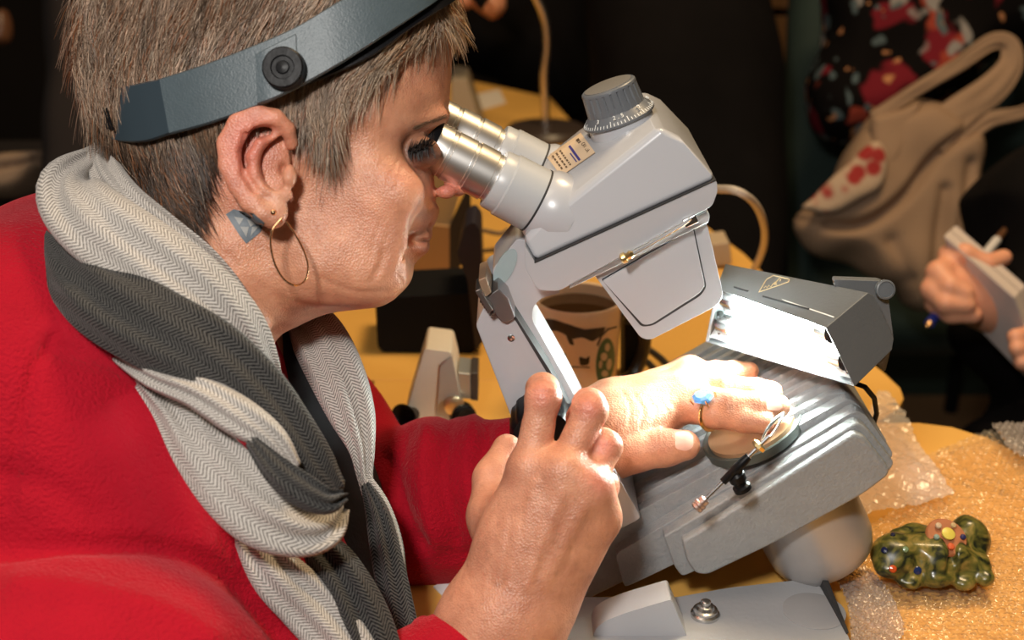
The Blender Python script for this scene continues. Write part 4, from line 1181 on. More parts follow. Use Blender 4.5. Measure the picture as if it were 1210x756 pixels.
fold_strip('scarf_fold', [(296,520,.600,8),(326,554,.594,17),(356,578,.592,20),(386,592,.595,16),(406,586,.602,8)], M_hd, sc, .55, seed=6)
fold_strip('scarf_fold', [(285,612,.65,18),(322,672,.640,30),(362,712,.642,34),(400,750,.640,36),(440,800,.64,36)], M_hl, sc, .45, seed=7)
fold_strip('scarf_fold', [(350,366,.80,24),(376,400,.765,33),(400,446,.742,33),(418,492,.730,27),(428,530,.724,16),(431,560,.722,10),(436,584,.720,8)], M_hl, sc, .5, seed=8)
fold_strip('scarf_fold', [(428,560,.722,7),(450,596,.715,10),(466,640,.712,10),(474,690,.710,9),(482,740,.708,9)], M_hl, sc, .5, seed=9)
fold_strip('scarf_fold', [(432,572,.708,6),(446,606,.702,14),(456,650,.698,18),(468,710,.696,20),(480,790,.696,24)], M_hd, sc, .5, seed=10)
fold_strip('scarf_fold', [(356,632,.664,8),(384,656,.652,26),(408,692,.646,32),(430,740,.644,36),(446,800,.644,38)], M_hd, sc, .45, seed=11)
# ------------------------------------------------------------------ things further back on the tables
def pt(px, py, h=0.0): return on(px, py, TZ + h)
# mug
mc = on(683, 351, TZ + .096); md = project(np.array([mc]))[2][0]; mr = 53*md/FPX
M_mug = mat('mug_cream', (.78,.56,.38), .3, noise=.06, nscale=50); M_coffee = mat('coffee', (.035,.016,.006), .08)
mug = thing('mug', 'cream printed mug of black coffee behind the microscope arm', 'mug', (mc.x, mc.y, TZ))
mb_ = MB().lathe((mc.x,mc.y,TZ), (0,0,1), [(mr*.86,0),(mr*.90,.003),(mr*.97,.090),(mr*1.0,.0945),(mr*.985,.0965),(mr*.93,.0955),(mr*.90,.088),(mr*.84,.006),(.0001,.005)], 64, cap=False)
mugb = mb_.o('mug_body', M_mug, mug, ang=50)
MB().lathe((mc.x,mc.y,TZ+.086), (0,0,1), [(.0001,0),(mr*.90,0),(mr*.905,.001),(.0001,.0012)], 48, cap=False).o('coffee', M_coffee, mug)
hp = [(mc.x+mr*.93, mc.y+.006, TZ+.080), (mc.x+mr*1.5, mc.y+.02, TZ+.078), (mc.x+mr*1.6, mc.y+.024, TZ+.045), (mc.x+mr*1.35, mc.y+.018, TZ+.020), (mc.x+mr*.90, mc.y+.006, TZ+.016)]
MB().tube([Vector(q) for q in catmull(hp, 5)], .0055, 10).o('handle', mat('mug_handle', (.02,.014,.01), .3), mug)
mv = [mugb.matrix_world @ v.co + ORG[mugb.name] for v in mugb.data.vertices]
mugT = BVHTree.FromPolygons([tuple(v) for v in mv], [tuple(p.vertices) for p in mugb.data.polygons])
M_green = mat('print_green', (.05,.12,.06), .4); M_prk = mat('print_dark', (.035,.02,.012), .4); M_prw = mat('print_pale', (.55,.42,.28), .4); M_prr = mat('print_brown', (.2,.09,.06), .4)
def mp(name, c, m, lift=.0003): patch(name, dense(roundc(c, 4), 2), m, mugb, lift, tree=mugT)
def ellc(x, y, a, b, rot=0, n=16): return [(x + a*math.cos(t)*math.cos(rot) - b*math.sin(t)*math.sin(rot), y + a*math.cos(t)*math.sin(rot) + b*math.sin(t)*math.cos(rot)) for t in [2*math.pi*k/n for k in range(n)]]
patch('round_emblem', ellc(715,427,11,28,.10,20), M_green, mugb, .0003, tree=mugT)
for x, y, a, b in ((717,410,3,5),(713,421,4,5),(719,430,3,7),(714,441,4,4),(709,430,2,5)): patch('emblem_figure', ellc(x,y,a,b,.1,10), M_prw, mugb, .0007, tree=mugT)
mp('branch_print', [(643,376),(655,377),(690,389),(708,390),(716,385),(712,395),(700,404),(688,398),(676,401),(664,393),(650,388),(645,392)], M_prk)
mp('branch_print', [(668,394),(676,398),(679,408),(673,407)], M_prk)
mp('figure_print', [(662,418),(669,416),(669,427),(663,428)], M_prk); mp('figure_print', [(684,420),(692,424),(697,419),(696,431),(685,432)], M_prk)
mp('line_print', [(660,432),(697,433),(697,434.6),(660,433.6)], M_prk); mp('figure_print', [(706,470),(722,462),(730,472),(724,486),(708,484)], M_prr)
def polyline_tube(name, P, r, m, parent, **k): return MB().tube([Vector(q) for q in catmull(P, 6)], r, 8).o(name, m, parent, **k)
arc = [hit(x, y, mugT, .0003) for x, y in [(706,408),(710,397),(718,389),(728,386)]]
if all(a is not None for a in arc): MB().tube(arc, .0008, 5).o('emblem_ring', M_prk, mugb)
# gem refractometer at the left of the arm
M_beige = mat('beige_plastic', (.70,.60,.48), .4, noise=.05, nscale=60)
Yr = pt(505,512).y
rf_ = thing('refractometer', 'small beige wedge-shaped gem refractometer with black eyepiece behind the red sleeve', 'instrument', (pt(515,512).x, Yr, TZ))
pslab('body', [(502,412),(533,416),(539,440),(545,478),(546,512),(474,512),(480,486)], Yr, Yr+.045, M_beige, rf_, r=[4,4,3,4,2,2,3], bevel=.0015)
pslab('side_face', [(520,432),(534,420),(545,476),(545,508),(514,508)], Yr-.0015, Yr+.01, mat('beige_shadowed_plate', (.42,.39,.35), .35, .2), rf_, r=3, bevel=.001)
pslab('grey_block', [(541,440),(556,442),(556,472),(541,470)], Yr+.004, Yr+.035, mat('block_grey', (.45,.45,.44), .3, .6), rf_, bevel=.001)
pslab('dark_block', [(556,440),(565,441),(565,474),(556,473)], Yr+.004, Yr+.035, mat('block_dark', (.05,.04,.035), .4), rf_, bevel=.001)
ec_ = at(486, 490, Yr-.004)
MB().lathe(ec_, Vector((-.45,-.85,.15)), [(.005,-.004),(.0065,.001),(.0112,.010),(.0117,.0112),(.0100,.0105),(.005,.003),(.0001,.002)], 36, cap=False).o('eyepiece', M_rubber, rf_)
MB().lathe(at(546,489,Yr), (0.35,-1,0), [(.010,-.002),(.010,.006),(.0085,.0075),(.0085,.0100),(.0001,.0100)], 32, cap=False).o('knob', M_rubber, rf_)
MB().lathe(at(536,478,Yr-.002), (0.3,-1,0), [(.0075,-.002),(.0080,.003),(.006,.004)], 28).o('brass_ring', mat('pale_brass', (.7,.55,.35), .3, .9), rf_)
# black instrument case
c0 = pt(503, 418); Yc = c0.y
bx = thing('instrument_case', 'black instrument case on the table beneath the womans chin', 'case', (c0.x, Yc, TZ))
pslab('body', [(443,352),(558,346),(562,412),(556,419),(452,416),(446,410)], Yc, Yc+.07, M_black, bx, r=[3,3,4,4,4,4], bevel=.004)
pslab('side_flap', [(540,300),(549,268),(560,262),(568,272),(573,400),(562,416),(552,330)], Yc-.004, Yc+.05, mat('navy_black', (.016,.012,.022), .6), bx, r=4, bevel=.003)
# cartons behind
Yk = pt(520, 330).y
cb = thing('carton', 'open brown cardboard carton behind the black case', 'carton', (pt(520,330).x, Yk, TZ))
pslab('front_panel', [(470,262),(531,268),(531,330),(470,330)], Yk, Yk+.006, mat('cardboard', (.42,.25,.12), .8), cb)
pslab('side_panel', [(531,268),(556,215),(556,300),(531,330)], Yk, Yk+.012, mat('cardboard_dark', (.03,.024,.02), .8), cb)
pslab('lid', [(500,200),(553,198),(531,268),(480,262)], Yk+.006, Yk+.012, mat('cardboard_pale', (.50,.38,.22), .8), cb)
Yw = pt(548, 160).y
cw = thing('cream_box', 'cream box standing on the far table left of the lamp', 'box', (pt(548,160).x, Yw, TZ))
pslab('box_body', [(533,92),(552,95),(572,160),(533,170)], Yw, Yw+.10, mat('cream_card', (.34,.27,.18), .7), cw, bevel=.002)
q = [pt(562,112), pt(590,106), pt(598,122), pt(570,130)]
tag(MB().prism([p+Vector((0,0,.0010)) for p in q], [p+Vector((0,0,.0002)) for p in q]).o('paper', mat('white_paper', (.75,.66,.55), .8)), 'white sheet of paper on the far table beside the cream box', 'paper')
q = [pt(512,694), pt(546,676), pt(560,700), pt(530,712)]
tag(MB().prism([p+Vector((0,0,.0010)) for p in q], [p+Vector((0,0,.0002)) for p in q]).o('paper', mat('white_paper2', (.8,.8,.8), .8)), 'corner of white paper on the near table under the wrist', 'paper')
# desk lamp with flexible neck
lb = pt(645, 160)
dlm = thing('desk_lamp', 'desk lamp with silver gooseneck on a round dark base', 'lamp', lb)
MB().lathe(lb, (0,0,1), [(.062,0),(.062,.008),(.056,.014),(.012,.016),(.010,.022)], 40).o('base', mat('lamp_base_dark', (.05,.035,.028), .35), dlm, ang=40)
npx = [(645,158),(644,120),(643,85),(646,50),(643,20),(632,-6),(618,-30),(600,-50)]
C = catmull([tuple(at(x, y, lb.y)) for x, y in npx], 14)
MB().tube([Vector(c) for c in C], [.0068 if i % 2 else .0058 for i in range(len(C))], 12).o('gooseneck', mat('chrome_warm', (.75,.68,.60), .25, 1.0), dlm, ang=0)
MB().lathe(Vector(C[-1]), Vector((-.9,-.2,-.5)), [(.012,-.01),(.02,.02),(.045,.07),(.043,.07),(.012,.01)], 32, cap=False).o('lamp_shade', M_black, dlm)
# cable loops
M_wc = mat('cable_cream', (.55,.47,.38), .45); M_bc = mat('cable_dark', (.03,.025,.022), .5)
def cable(name, px, m, r, label, z=.002):
    P = [tuple(pt(x, y, z + (h[0] if h else 0))) for x, y, *h in px]
    o = polyline_tube(name, P, r, m, None); tag(o, label, 'cable'); return o
cable('cable', [(846,223,.16),(872,226,.17),(893,242,.15),(903,268,.11),(902,292,.06),(892,316,.02),(880,330,.0)], M_wc, .0035, 'cream cable looping up behind the microscope lamp')
cable('cable', [(752,404),(766,412),(782,424),(795,440),(806,462),(798,470),(786,452),(770,432),(756,420)], M_bc, .0028, 'black cable loop lying on the table beside the mug')
cable('cable', [(530,268,.02),(560,270,.02),(590,276,.02),(604,272,.02),(640,280,.02)], mat('cable_grey', (.16,.13,.11), .4), .0025, 'grey cable crossing the far table behind the eyepieces')
cable('cable', [(545,300,.01),(575,296,.01),(600,294,.01),(650,300,.01)], M_bc, .0022, 'thin dark cable behind the microscope bracket')
Y5 = pt(850,318).y
tb_ = thing('small_carton', 'small tan carton beside the cream cable loop', 'carton', (pt(850,318).x, Y5, TZ))
pslab('box_body', [(832,290),(862,286),(865,312),(834,318)], Y5, Y5+.04, mat('tan_card', (.45,.34,.22), .7), tb_, bevel=.0015)
Y6 = pt(745, 482).y + .03
bb = thing('black_box', 'small black box standing right beside the printed mug', 'box', (pt(745,470).x, Y6, TZ))
pslab('box_body', [(738,378),(757,380),(760,476),(738,476)], Y6, Y6+.05, M_black, bb, bevel=.002)
pslab('box_lid', [(737,372),(758,374),(758,384),(737,384)], Y6-.002, Y6+.052, mat('black_lid', (.02,.018,.016), .5), bb, bevel=.002)

# ---- soft things: pixel outline inflated to real thickness
def pillow(name, contour, D, W_, R_, m, parent=None, h=3.0, nz=0.0, nsc=12, folds=(), smoothn=2, **k):
    s = FPX/D; c = np.array(contour, float); wpx = W_*s
    lo_ = (c[:,0].min()-8, c[:,1].min()-8, -wpx-8); hi_ = (c[:,0].max()+8, c[:,1].max()+8, wpx+8)
    f = Field(lo_, hi_, h); gx, gy, gt = np.meshgrid(*f.ax, indexing='ij')
    sd = -poly_sd(gx[:,:,0], gy[:,:,0], catmull(list(contour)+[contour[0]], 4)[:-1])[:,:,None]
    f.f = ((np.sqrt((np.maximum(R_-sd, 0)/R_)**2 + (gt/wpx)**2) - 1)*min(R_, wpx)).astype(np.float32)
    V, F = f.mesh(); V = relax(V, F, smoothn)
    o = np.zeros(V.shape); dx, dy, t = (V[:,0]-605)/s, (378-V[:,1])/s, V[:,2]/s; d = D - t
    o[:,0] = dx; o[:,1] = d*CS + dy*SN; o[:,2] = CZ - d*SN + dy*CS
    F = F[:, ::-1]
    if (vnormals(o, F)*(o-o.mean(0))).sum() < 0: F = F[:, ::-1]
    N = vnormals(o, F); dd = np.zeros(len(o))
    if nz: dd += np.array([mn.noise(Vector(v)*nsc) for v in o])*nz
    for P_, w_, dp in folds:
        C = catmull(P_, 6); q = np.full(len(o), 1e9)
        for i in range(len(C)-1):
            a, b = C[i], C[i+1]; e = b-a; tt = np.clip(((V[:,0]-a[0])*e[0]+(V[:,1]-a[1])*e[1])/max(e.dot(e),1e-9), 0, 1)
            q = np.minimum(q, (V[:,0]-a[0]-e[0]*tt)**2 + (V[:,1]-a[1]-e[1]*tt)**2)
        dd -= dp*np.exp(-q/w_**2)
    o = o + N*dd[:,None]
    return obj(name, o, F, m, parent, ang=0, **k)
M_cloth_blk = mat('black_cloth', (.006,.005,.005), .9, noise=.3, nscale=20, Specular_IOR_Level=.08)
M_skin2 = mat('skin_plain', (.78,.36,.22), .5, noise=.12, nscale=30, Subsurface_Weight=.15, Subsurface_Scale=.004)
# standing visitor in black
v1 = thing('person', 'person in plain black clothes standing behind the microscope', 'person', (K(800,150,2.0).x, K(800,150,2.0).y, 0))
pillow('clothes', [(700,-180),(880,-180),(905,-60),(915,40),(925,140),(930,300),(900,520),(740,520),(705,330),(692,200),(690,60),(690,-60)], 2.0, .13, 70, M_cloth_blk, v1, h=7, nz=.02, nsc=6)
v2 = thing('person', 'person in black beyond the far table with hands near the lamp', 'person', (K(600,20,2.75).x, K(600,20,2.75).y, 0))
pillow('clothes', [(530,-200),(690,-200),(720,-60),(700,60),(690,150),(640,130),(610,115),(590,100),(560,85),(530,80),(450,70),(430,-60)], 2.6, .14, 60, M_cloth_blk, v2, h=7, nz=.02, nsc=6, folds=[([(560,20),(600,60),(590,90)],14,.02)])
pillow('hand', [(528,-20),(560,-26),(590,-14),(598,8),(584,22),(566,14),(548,10),(530,8)], 2.25, .03, 14, M_skin2, v2, h=2.5, nz=.004, nsc=40, folds=[([(560,-10),(580,16)],3,.006),([(545,-10),(560,14)],3,.006)])
# writer at the right
wp = K(1260, 330, 1.55)
wr_ = thing('person', 'person in black at the right edge writing with a pen in a notebook', 'person', (wp.x, wp.y, 0))
pillow('clothes', [(1150,230),(1180,190),(1230,160),(1330,150),(1380,300),(1380,620),(1200,620),(1160,560),(1165,500),(1178,470),(1150,430),(1135,400),(1140,360),(1160,300)], 1.55, .10, 40, M_cloth_blk, wr_, h=5, nz=.012, nsc=9)
pillow('clothes', [(1150,505),(1180,488),(1215,475),(1300,470),(1300,640),(1170,600),(1150,540)], 1.42, .08, 30, M_cloth_blk, wr_, h=5)
hw = Field(np.array(K(1120,330,1.36))-.14, np.array(K(1120,330,1.36))+.14, .0028)
kq = lambda *a: np.array(K(*a))
hw.chain([kq(1190,372,1.40), kq(1160,350,1.385), kq(1125,335,1.375)], [.030,.030,.026], .02)
for P_, r_ in [([(1125,312,1.372),(1108,322,1.355),(1122,338,1.342),(1140,346,1.338)], [.013,.0125,.0115,.010]),
               ([(1128,330,1.376),(1102,342,1.355),(1118,358,1.342),(1142,360,1.338)], [.013,.0125,.0115,.010]),
               ([(1130,345,1.38),(1106,358,1.362),(1124,370,1.350),(1150,372,1.345)], [.012,.0115,.011,.0095]),
               ([(1135,315,1.39),(1122,302,1.372),(1140,300,1.36),(1165,312,1.36),(1186,304,1.37)], [.013,.012,.011,.0105,.009])]:
    g_ = Field.__new__(Field); g_.lo, g_.h, g_.n, g_.ax = hw.lo, hw.h, hw.n, hw.ax; g_.f = np.full(hw.n, 1e3, np.float32)
    g_.chain([kq(*p) for p in P_], r_, .004)
    a, d = hw.f, g_.f; kk_ = .004; hq = np.maximum(kk_ - np.abs(a-d), 0)/kk_; hw.f = (np.minimum(a, d) - hq*hq*kk_*.25).astype(np.float32)
V, F = hw.mesh(); obj('right_hand', relax(V, F, 1), F, M_skin2, wr_, ang=0).name = 'hand'
hw = Field(np.array(K(1215,410,1.33))-.09, np.array(K(1215,410,1.33))+.09, .0028)
for P_, r_ in [([(1240,420,1.36),(1215,398,1.335),(1200,398,1.325)], [.014,.0115,.009]), ([(1245,432,1.36),(1218,414,1.33),(1202,412,1.32)], [.013,.011,.009]), ([(1245,445,1.36),(1222,432,1.33),(1208,428,1.32)], [.013,.011,.009])]:
    hw.chain([kq(*p) for p in P_], r_, .003)
V, F = hw.mesh(); obj('hand', relax(V, F, 1), F, M_skin2, wr_, ang=0)
nb = thing('notebook', 'thick white notebook held by the writer in black', 'notebook', K(1170,350,1.36))
a, b, c, d = K(1115,279,1.36), K(1198,352,1.32), K(1245,480,1.36), K(1152,384,1.40)
nn2 = (b-a).cross(d-a).normalized(); 
off = (K(1130,266,1.385) - a)
M_pg = mat('page_white', (.62,.52,.46), .7); M_cv = mat('cover_white', (.55,.47,.45), .6)
MB().hexa([a+off*.08, b+off*.08, c+off*.08, d+off*.08, a+off*.5, b+off*.5, c+off*.5, d+off*.5]).o('pages', M_pg, nb)
MB().hexa([a+off*.55, b+off*.55, c+off*.55, d+off*.55, a+off*.92, b+off*.92, c+off*.92, d+off*.92]).o('pages', M_pg, nb)
MB().hexa([a, b, c, d, a+off*.07, b+off*.07, c+off*.07, d+off*.07]).o('cover', M_cv, nb, bevel=.0008)
MB().hexa([a+off*.93, b+off*.93, c+off*.93, d+off*.93, a+off, b+off, c+off, d+off]).o('cover', M_cv, nb, bevel=.0008)
pen = thing('pen', 'white and copper pen with a blue end held in the writing hand', 'pen', K(1100,378,1.36))
p0, p1 = K(1095,386,1.345), K(1192,266,1.50)
pv = (p1-p0)
MB().tube([p0, p0+pv*.03], [.0015,.004], 12).o('tip', mat('pen_tip', (.5,.3,.15), .3, .8), pen)
MB().tube([p0+pv*.03, p0+pv*.16], .0055, 14).o('blue_section', mat('pen_blue', (.01,.03,.25), .3), pen)
MB().tube([p0+pv*.16, p0+pv*.84], .0052, 14).o('barrel', mat('pen_white', (.7,.66,.64), .3), pen)
MB().tube([p0+pv*.84, p0+pv*.98, p0+pv], [.0045,.0035,.0015], 14).o('clicker', mat('pen_copper', (.55,.26,.13), .3, .8), pen)
# tote bag and what hangs around it
M_tote = mat('canvas', (.29,.185,.115), .85, noise=.15, nscale=12, bump=.4, bscale=200)
tp = K(1080, 250, 1.85)
tote = thing('tote_bag', 'cream canvas tote bag slung over the chair beside the writer', 'bag', (tp.x, tp.y, K(1080,366,1.85).z))
pillow('bag_body', [(928,262),(975,222),(1010,160),(1030,135),(1060,126),(1100,120),(1140,150),(1157,170),(1158,230),(1152,290),(1120,330),(1098,366),(1068,364),(1052,340),(1010,310),(968,300),(945,285)], 1.85, .065, 26, M_tote, tote, h=3.2, nz=.012, nsc=14,
       folds=[([(935,262),(1000,270),(1050,240),(1090,190),(1130,160)],6,.022),([(1100,230),(1092,290),(1085,350)],8,.012),([(1130,200),(1122,260),(1118,320)],8,.01),([(1040,290),(1060,330)],10,.01)])
pillow('bag_flap', [(1028,138),(1060,128),(1090,118),(1080,150),(1062,190),(1045,205),(1030,175)], 1.80, .015, 12, M_tote, tote, h=2.5, nz=.006)
M_red2 = mat('floral_lining', (.40,.05,.04), .8)
n_ = M_red2.node_tree; vo = n_.nodes.new('ShaderNodeTexVoronoi'); vo.inputs['Scale'].default_value = 38; tc = n_.nodes.new('ShaderNodeTexCoord'); n_.links.new(tc.outputs['Object'], vo.inputs[0])
rp = n_.nodes.new('ShaderNodeValToRGB'); rp.color_ramp.elements[0].color = (.30,.012,.010,1); rp.color_ramp.elements[0].position = .38; rp.color_ramp.elements[1].color = (.45,.32,.22,1); rp.color_ramp.elements[1].position = .55
n_.links.new(vo.outputs[0], rp.inputs[0]); n_.links.new(rp.outputs[0], n_.nodes['Principled BSDF'].inputs['Base Color'])
pillow('lining', [(948,245),(975,215),(1005,190),(1035,165),(1048,190),(1040,222),(1010,240),(975,255)], 1.775, .012, 10, M_red2, tote, h=2.5, nz=.008, nsc=20)
for P_ in () and ([(1060,150,1.80),(1090,115,1.80),(1130,80,1.80),(1165,55,1.80),(1190,60,1.80),(1192,85,1.80),(1165,112,1.80),(1130,140,1.80),(1100,160,1.80)], [(1120,185,1.80),(1140,150,1.80),(1165,135,1.80),(1200,130,1.80),(1225,110,1.80)]):
    C = catmull([tuple(K(*p)) for p in P_], 6); MB().tube([Vector(c) for c in C], .013, 10, flat=.5).o('strap', M_tote, tote, ang=0)
fold_strip('strap', [(1032,140,1.80,9),(1080,108,1.80,8),(1130,78,1.80,9),(1170,50,1.80,10),(1192,52,1.80,11),(1194,76,1.80,14),(1172,104,1.80,18),(1135,132,1.80,20),(1098,165,1.80,24)], M_tote, tote, .25, n=20, wr=.003)
fold_strip('strap', [(1110,190,1.81,14),(1145,160,1.80,11),(1170,142,1.80,10),(1205,134,1.80,8),(1240,120,1.80,8)], M_tote, tote, .3, n=20, wr=.003)
M_flor = bpy.data.materials.new('floral_print'); M_flor.use_nodes = True; n_ = M_flor.node_tree
b_ = n_.nodes['Principled BSDF']; b_.inputs['Roughness'].default_value = .9; b_.inputs['Specular IOR Level'].default_value = .1; tc = n_.nodes.new('ShaderNodeTexCoord')
prev = None
dist = n_.nodes.new('ShaderNodeTexNoise'); dist.inputs['Scale'].default_value = 14; n_.links.new(tc.outputs['Object'], dist.inputs['Vector'])
mv_ = n_.nodes.new('ShaderNodeMix'); mv_.data_type = 'VECTOR'; mv_.inputs[0].default_value = .10; n_.links.new(tc.outputs['Object'], mv_.inputs[4]); n_.links.new(dist.outputs['Color'], mv_.inputs[5])
for sc_, th0, cl_, off_ in ((11, .30, (.16,.012,.02), 0), (13, .24, (.30,.05,.03), 3), (17, .24, (.26,.24,.23), 7), (24, .22, (.08,.11,.12), 11), (30, .15, (.45,.20,.09), 5)):
    ad = n_.nodes.new('ShaderNodeVectorMath'); ad.inputs[1].default_value = (off_, off_*.3, 0); n_.links.new(mv_.outputs[1], ad.inputs[0])
    vo = n_.nodes.new('ShaderNodeTexVoronoi'); vo.inputs['Scale'].default_value = sc_; n_.links.new(ad.outputs[0], vo.inputs['Vector'])
    rp = n_.nodes.new('ShaderNodeValToRGB'); rp.color_ramp.elements[0].position = th0; rp.color_ramp.elements[0].color = (1,1,1,1); rp.color_ramp.elements[1].position = th0+.06; rp.color_ramp.elements[1].color = (0,0,0,1)
    n_.links.new(vo.outputs[0], rp.inputs[0])
    mx = n_.nodes.new('ShaderNodeMix'); mx.data_type = 'RGBA'; mx.inputs[7].default_value = (*cl_, 1)
    if prev is None: mx.inputs[6].default_value = (.004,.003,.003,1)
    else: n_.links.new(prev, mx.inputs[6])
    n_.links.new(rp.outputs[0], mx.inputs[0]); prev = mx.outputs[2]
n_.links.new(prev, b_.inputs['Base Color'])
fp = K(1090, 60, 2.0)
fl = pillow('floral_coat', [(985,-60),(1240,-60),(1240,40),(1215,60),(1170,70),(1130,110),(1080,130),(1040,150),(1015,160),(985,160),(962,140),(960,90),(975,30)], 2.02, .10, 40, M_flor, None, h=5, nz=.02, nsc=9)
tag(fl, 'black coat with red and white flower print above the tote bag', 'coat')
# green upholstered chair behind the bag
M_gr = mat('green_cloth', (.018,.035,.030), .85, noise=.2, nscale=20)
ch = thing('chair', 'dark green upholstered chair behind the cream tote bag', 'chair', (K(1040,200,2.2).x, K(1040,200,2.2).y, 0))
pillow('backrest', [(935,-60),(1260,-60),(1265,200),(1250,380),(930,380),(918,280),(925,120)], 2.30, .05, 30, M_gr, ch, h=7)
pillow('seat', [(925,300),(1250,300),(1260,395),(1100,420),(940,400)], 2.34, .12, 40, M_gr, ch, h=7)
sp = K(1085,360,2.28)
for dx, dy in ((-.2,0),(.2,0),(-.2,.3),(.2,.3)): MB().tube([(sp.x+dx, sp.y+dy, .0125), (sp.x+dx, sp.y+dy, .36)], .014, 10).o('leg', M_black, ch)
wc = thing('wooden_shelf', 'orange-brown wooden shelf unit between the person in black and the green chair', 'shelf', (K(920,60,2.9).x, K(920,60,2.9).y, 0))
M_ow = mat('orange_wood', (.16,.075,.025), .5, noise=.4, nscale=8)
y_ = K(920,60,2.9).y
pslab('upright', [(902,20),(936,20),(934,400),(900,400)], y_, y_+.2, M_ow, wc, bevel=.003)
pslab('shelf_board', [(890,-14),(975,-14),(975,10),(890,10)], y_-.01, y_+.2, M_ow, wc, bevel=.003)
# left background
M_dk = mat('dark_brown_cloth', (.016,.010,.009), .9)
bs = pillow('hanging_coat', [(58,-80),(150,-80),(160,60),(160,260),(60,300),(54,180),(60,60)], 1.75, .06, 30, M_dk, None, h=6, nz=.015, nsc=9); tag(bs, 'dark brown coat hanging behind the womans head', 'coat')
bs = pillow('folded_cloth', [(-30,196),(20,186),(56,180),(58,200),(40,222),(10,232),(-30,226)], 1.8, .05, 12, mat('tan_cloth', (.30,.20,.13), .85, noise=.3, nscale=25), None, h=3, nz=.01, folds=[([(-20,206),(20,200),(54,192)],4,.02)]); tag(bs, 'folded tan cloth at the left edge beside the dark coat', 'cloth')
bs = pillow('paper_bag', [(-30,262),(10,255),(24,275),(28,305),(12,330),(-30,335)], 1.7, .05, 14, mat('brown_paper', (.20,.11,.05), .8, noise=.3, nscale=20), None, h=3, nz=.01); tag(bs, 'crumpled brown paper bag behind the womans shoulder', 'bag')
dk_ = thing('side_table', 'dark side table holding the tan cloth and paper bag', 'table', (K(0,300,1.9).x-.1, K(0,300,1.9).y, 0))
a = K(10,232,1.8); MB().box((a.x-.25, a.y+.22, a.z-.05), (.62,.5,.03)).o('tabletop', M_dk, dk_, bevel=.003)
for dx in (-.5, .02): MB().box((a.x+dx, a.y+.3, (a.z-.055)/2), (.04,.04,a.z-.055)).o('leg', M_dk, dk_)
bs = pillow('vase', [(-10,20),(6,10),(14,28),(10,50),(-10,52)], 2.0, .02, 10, mat('brown_glaze', (.14,.06,.03), .4), None, h=2.5); tag(bs, 'small brown object in the dark at the top left', 'ornament')

# ------------------------------------------------------------------ bubble wrap and plastic
def film(name, alpha, col, rough, tr=.0):
    m = bpy.data.materials.new(name); m.use_nodes = True; nt = m.node_tree; nt.nodes.remove(nt.nodes['Principled BSDF'])
    out = nt.nodes['Material Output']; g = nt.nodes.new('ShaderNodeBsdfGlossy'); g.inputs['Roughness'].default_value = rough; g.inputs['Color'].default_value = (1,1,1,1)
    t = nt.nodes.new('ShaderNodeBsdfTransparent'); t.inputs[0].default_value = (1,.97,.92,1)
    d = nt.nodes.new('ShaderNodeBsdfDiffuse'); d.inputs[0].default_value = (*col, 1)
    m1 = nt.nodes.new('ShaderNodeMixShader'); m1.inputs[0].default_value = alpha; nt.links.new(t.outputs[0], m1.inputs[1]); nt.links.new(d.outputs[0], m1.inputs[2])
    fr = nt.nodes.new('ShaderNodeLayerWeight'); fr.inputs[0].default_value = .28
    m2 = nt.nodes.new('ShaderNodeMixShader'); nt.links.new(fr.outputs[0], m2.inputs[0]); nt.links.new(m1.outputs[0], m2.inputs[1]); nt.links.new(g.outputs[0], m2.inputs[2])
    nt.links.new(m2.outputs[0], out.inputs[0]); return m
def sheet(name, contour, m, label, cat, bub=.0050, amp=.0024, base=.002, res=.0011, wav=.004, seed=0):
    C = np.array([tuple(on(x, y, TZ))[:2] for x, y in contour]); C = catmull(np.vstack([C, C[:1]]), 5)[:-1]
    mn_, mx_ = C.min(0), C.max(0); nx, ny = [int((mx_[i]-mn_[i])/res)+2 for i in range(2)]
    X, Y = np.meshgrid(mn_[0]+np.arange(nx)*res, mn_[1]+np.arange(ny)*res, indexing='ij')
    ins = poly_sd(X, Y, C) < 0
    rs = np.random.RandomState(seed)
    ph = rs.uniform(0, 6.28, 12)
    j = Y/(bub*.866); row = np.floor(j); u = X/bub + .5*(row % 2); fx = (u - np.floor(u) - .5)*bub; fy = (j - row - .5)*bub*.866
    cell = np.sin(np.floor(u)*12.9898 + row*78.233)*43758.5453; rnd = cell - np.floor(cell)
    r = np.sqrt(fx**2+fy**2)/(bub*.47); z = amp*(.35+rnd*.9)*np.sqrt(np.maximum(1-r**2, 0))
    tx = (rnd-.5)*.5*fx + (np.sin(rnd*40))*.25*fy
    wv = wav*(.5+.25*np.sin(X*70+ph[0]+2*np.sin(Y*50+ph[1]))+.25*np.sin(Y*95+ph[2]+2*np.sin(X*40+ph[3])))
    Z = TZ + base + np.maximum(wv, 0) + z + .0007*np.abs(np.sin(X*410+3*np.sin(Y*230))*np.sin(Y*370+3*np.sin(X*260))) + np.where(r < 1, tx, 0) + rs.normal(0, .00012, X.shape)
    idx = np.full(X.shape, -1); idx[ins] = np.arange(ins.sum())
    V = np.stack([X[ins], Y[ins], Z[ins]], 1)
    F = np.stack([idx[:-1,:-1], idx[1:,:-1], idx[1:,1:], idx[:-1,1:]], -1).reshape(-1, 4); F = F[(F >= 0).all(1)]
    o = obj(name, V, F, m, None, ang=0); tag(o, label, cat); return o
M_bub = film('bubble_wrap', .10, (1,.86,.62), .13); M_bub2 = film('bubble_wrap_grey', .50, (.42,.36,.32), .2); M_pl = film('clear_plastic', .38, (.92,.84,.76), .12)
sheet('bubble_wrap', [(1092,545),(1130,530),(1168,518),(1230,535),(1260,600),(1260,760),(1100,790),(1020,740),(1000,690),(1000,640),(1040,620),(1070,590)], M_bub, 'clear bubble wrap spread over the round table under the green stone', 'bubble wrap', seed=1)
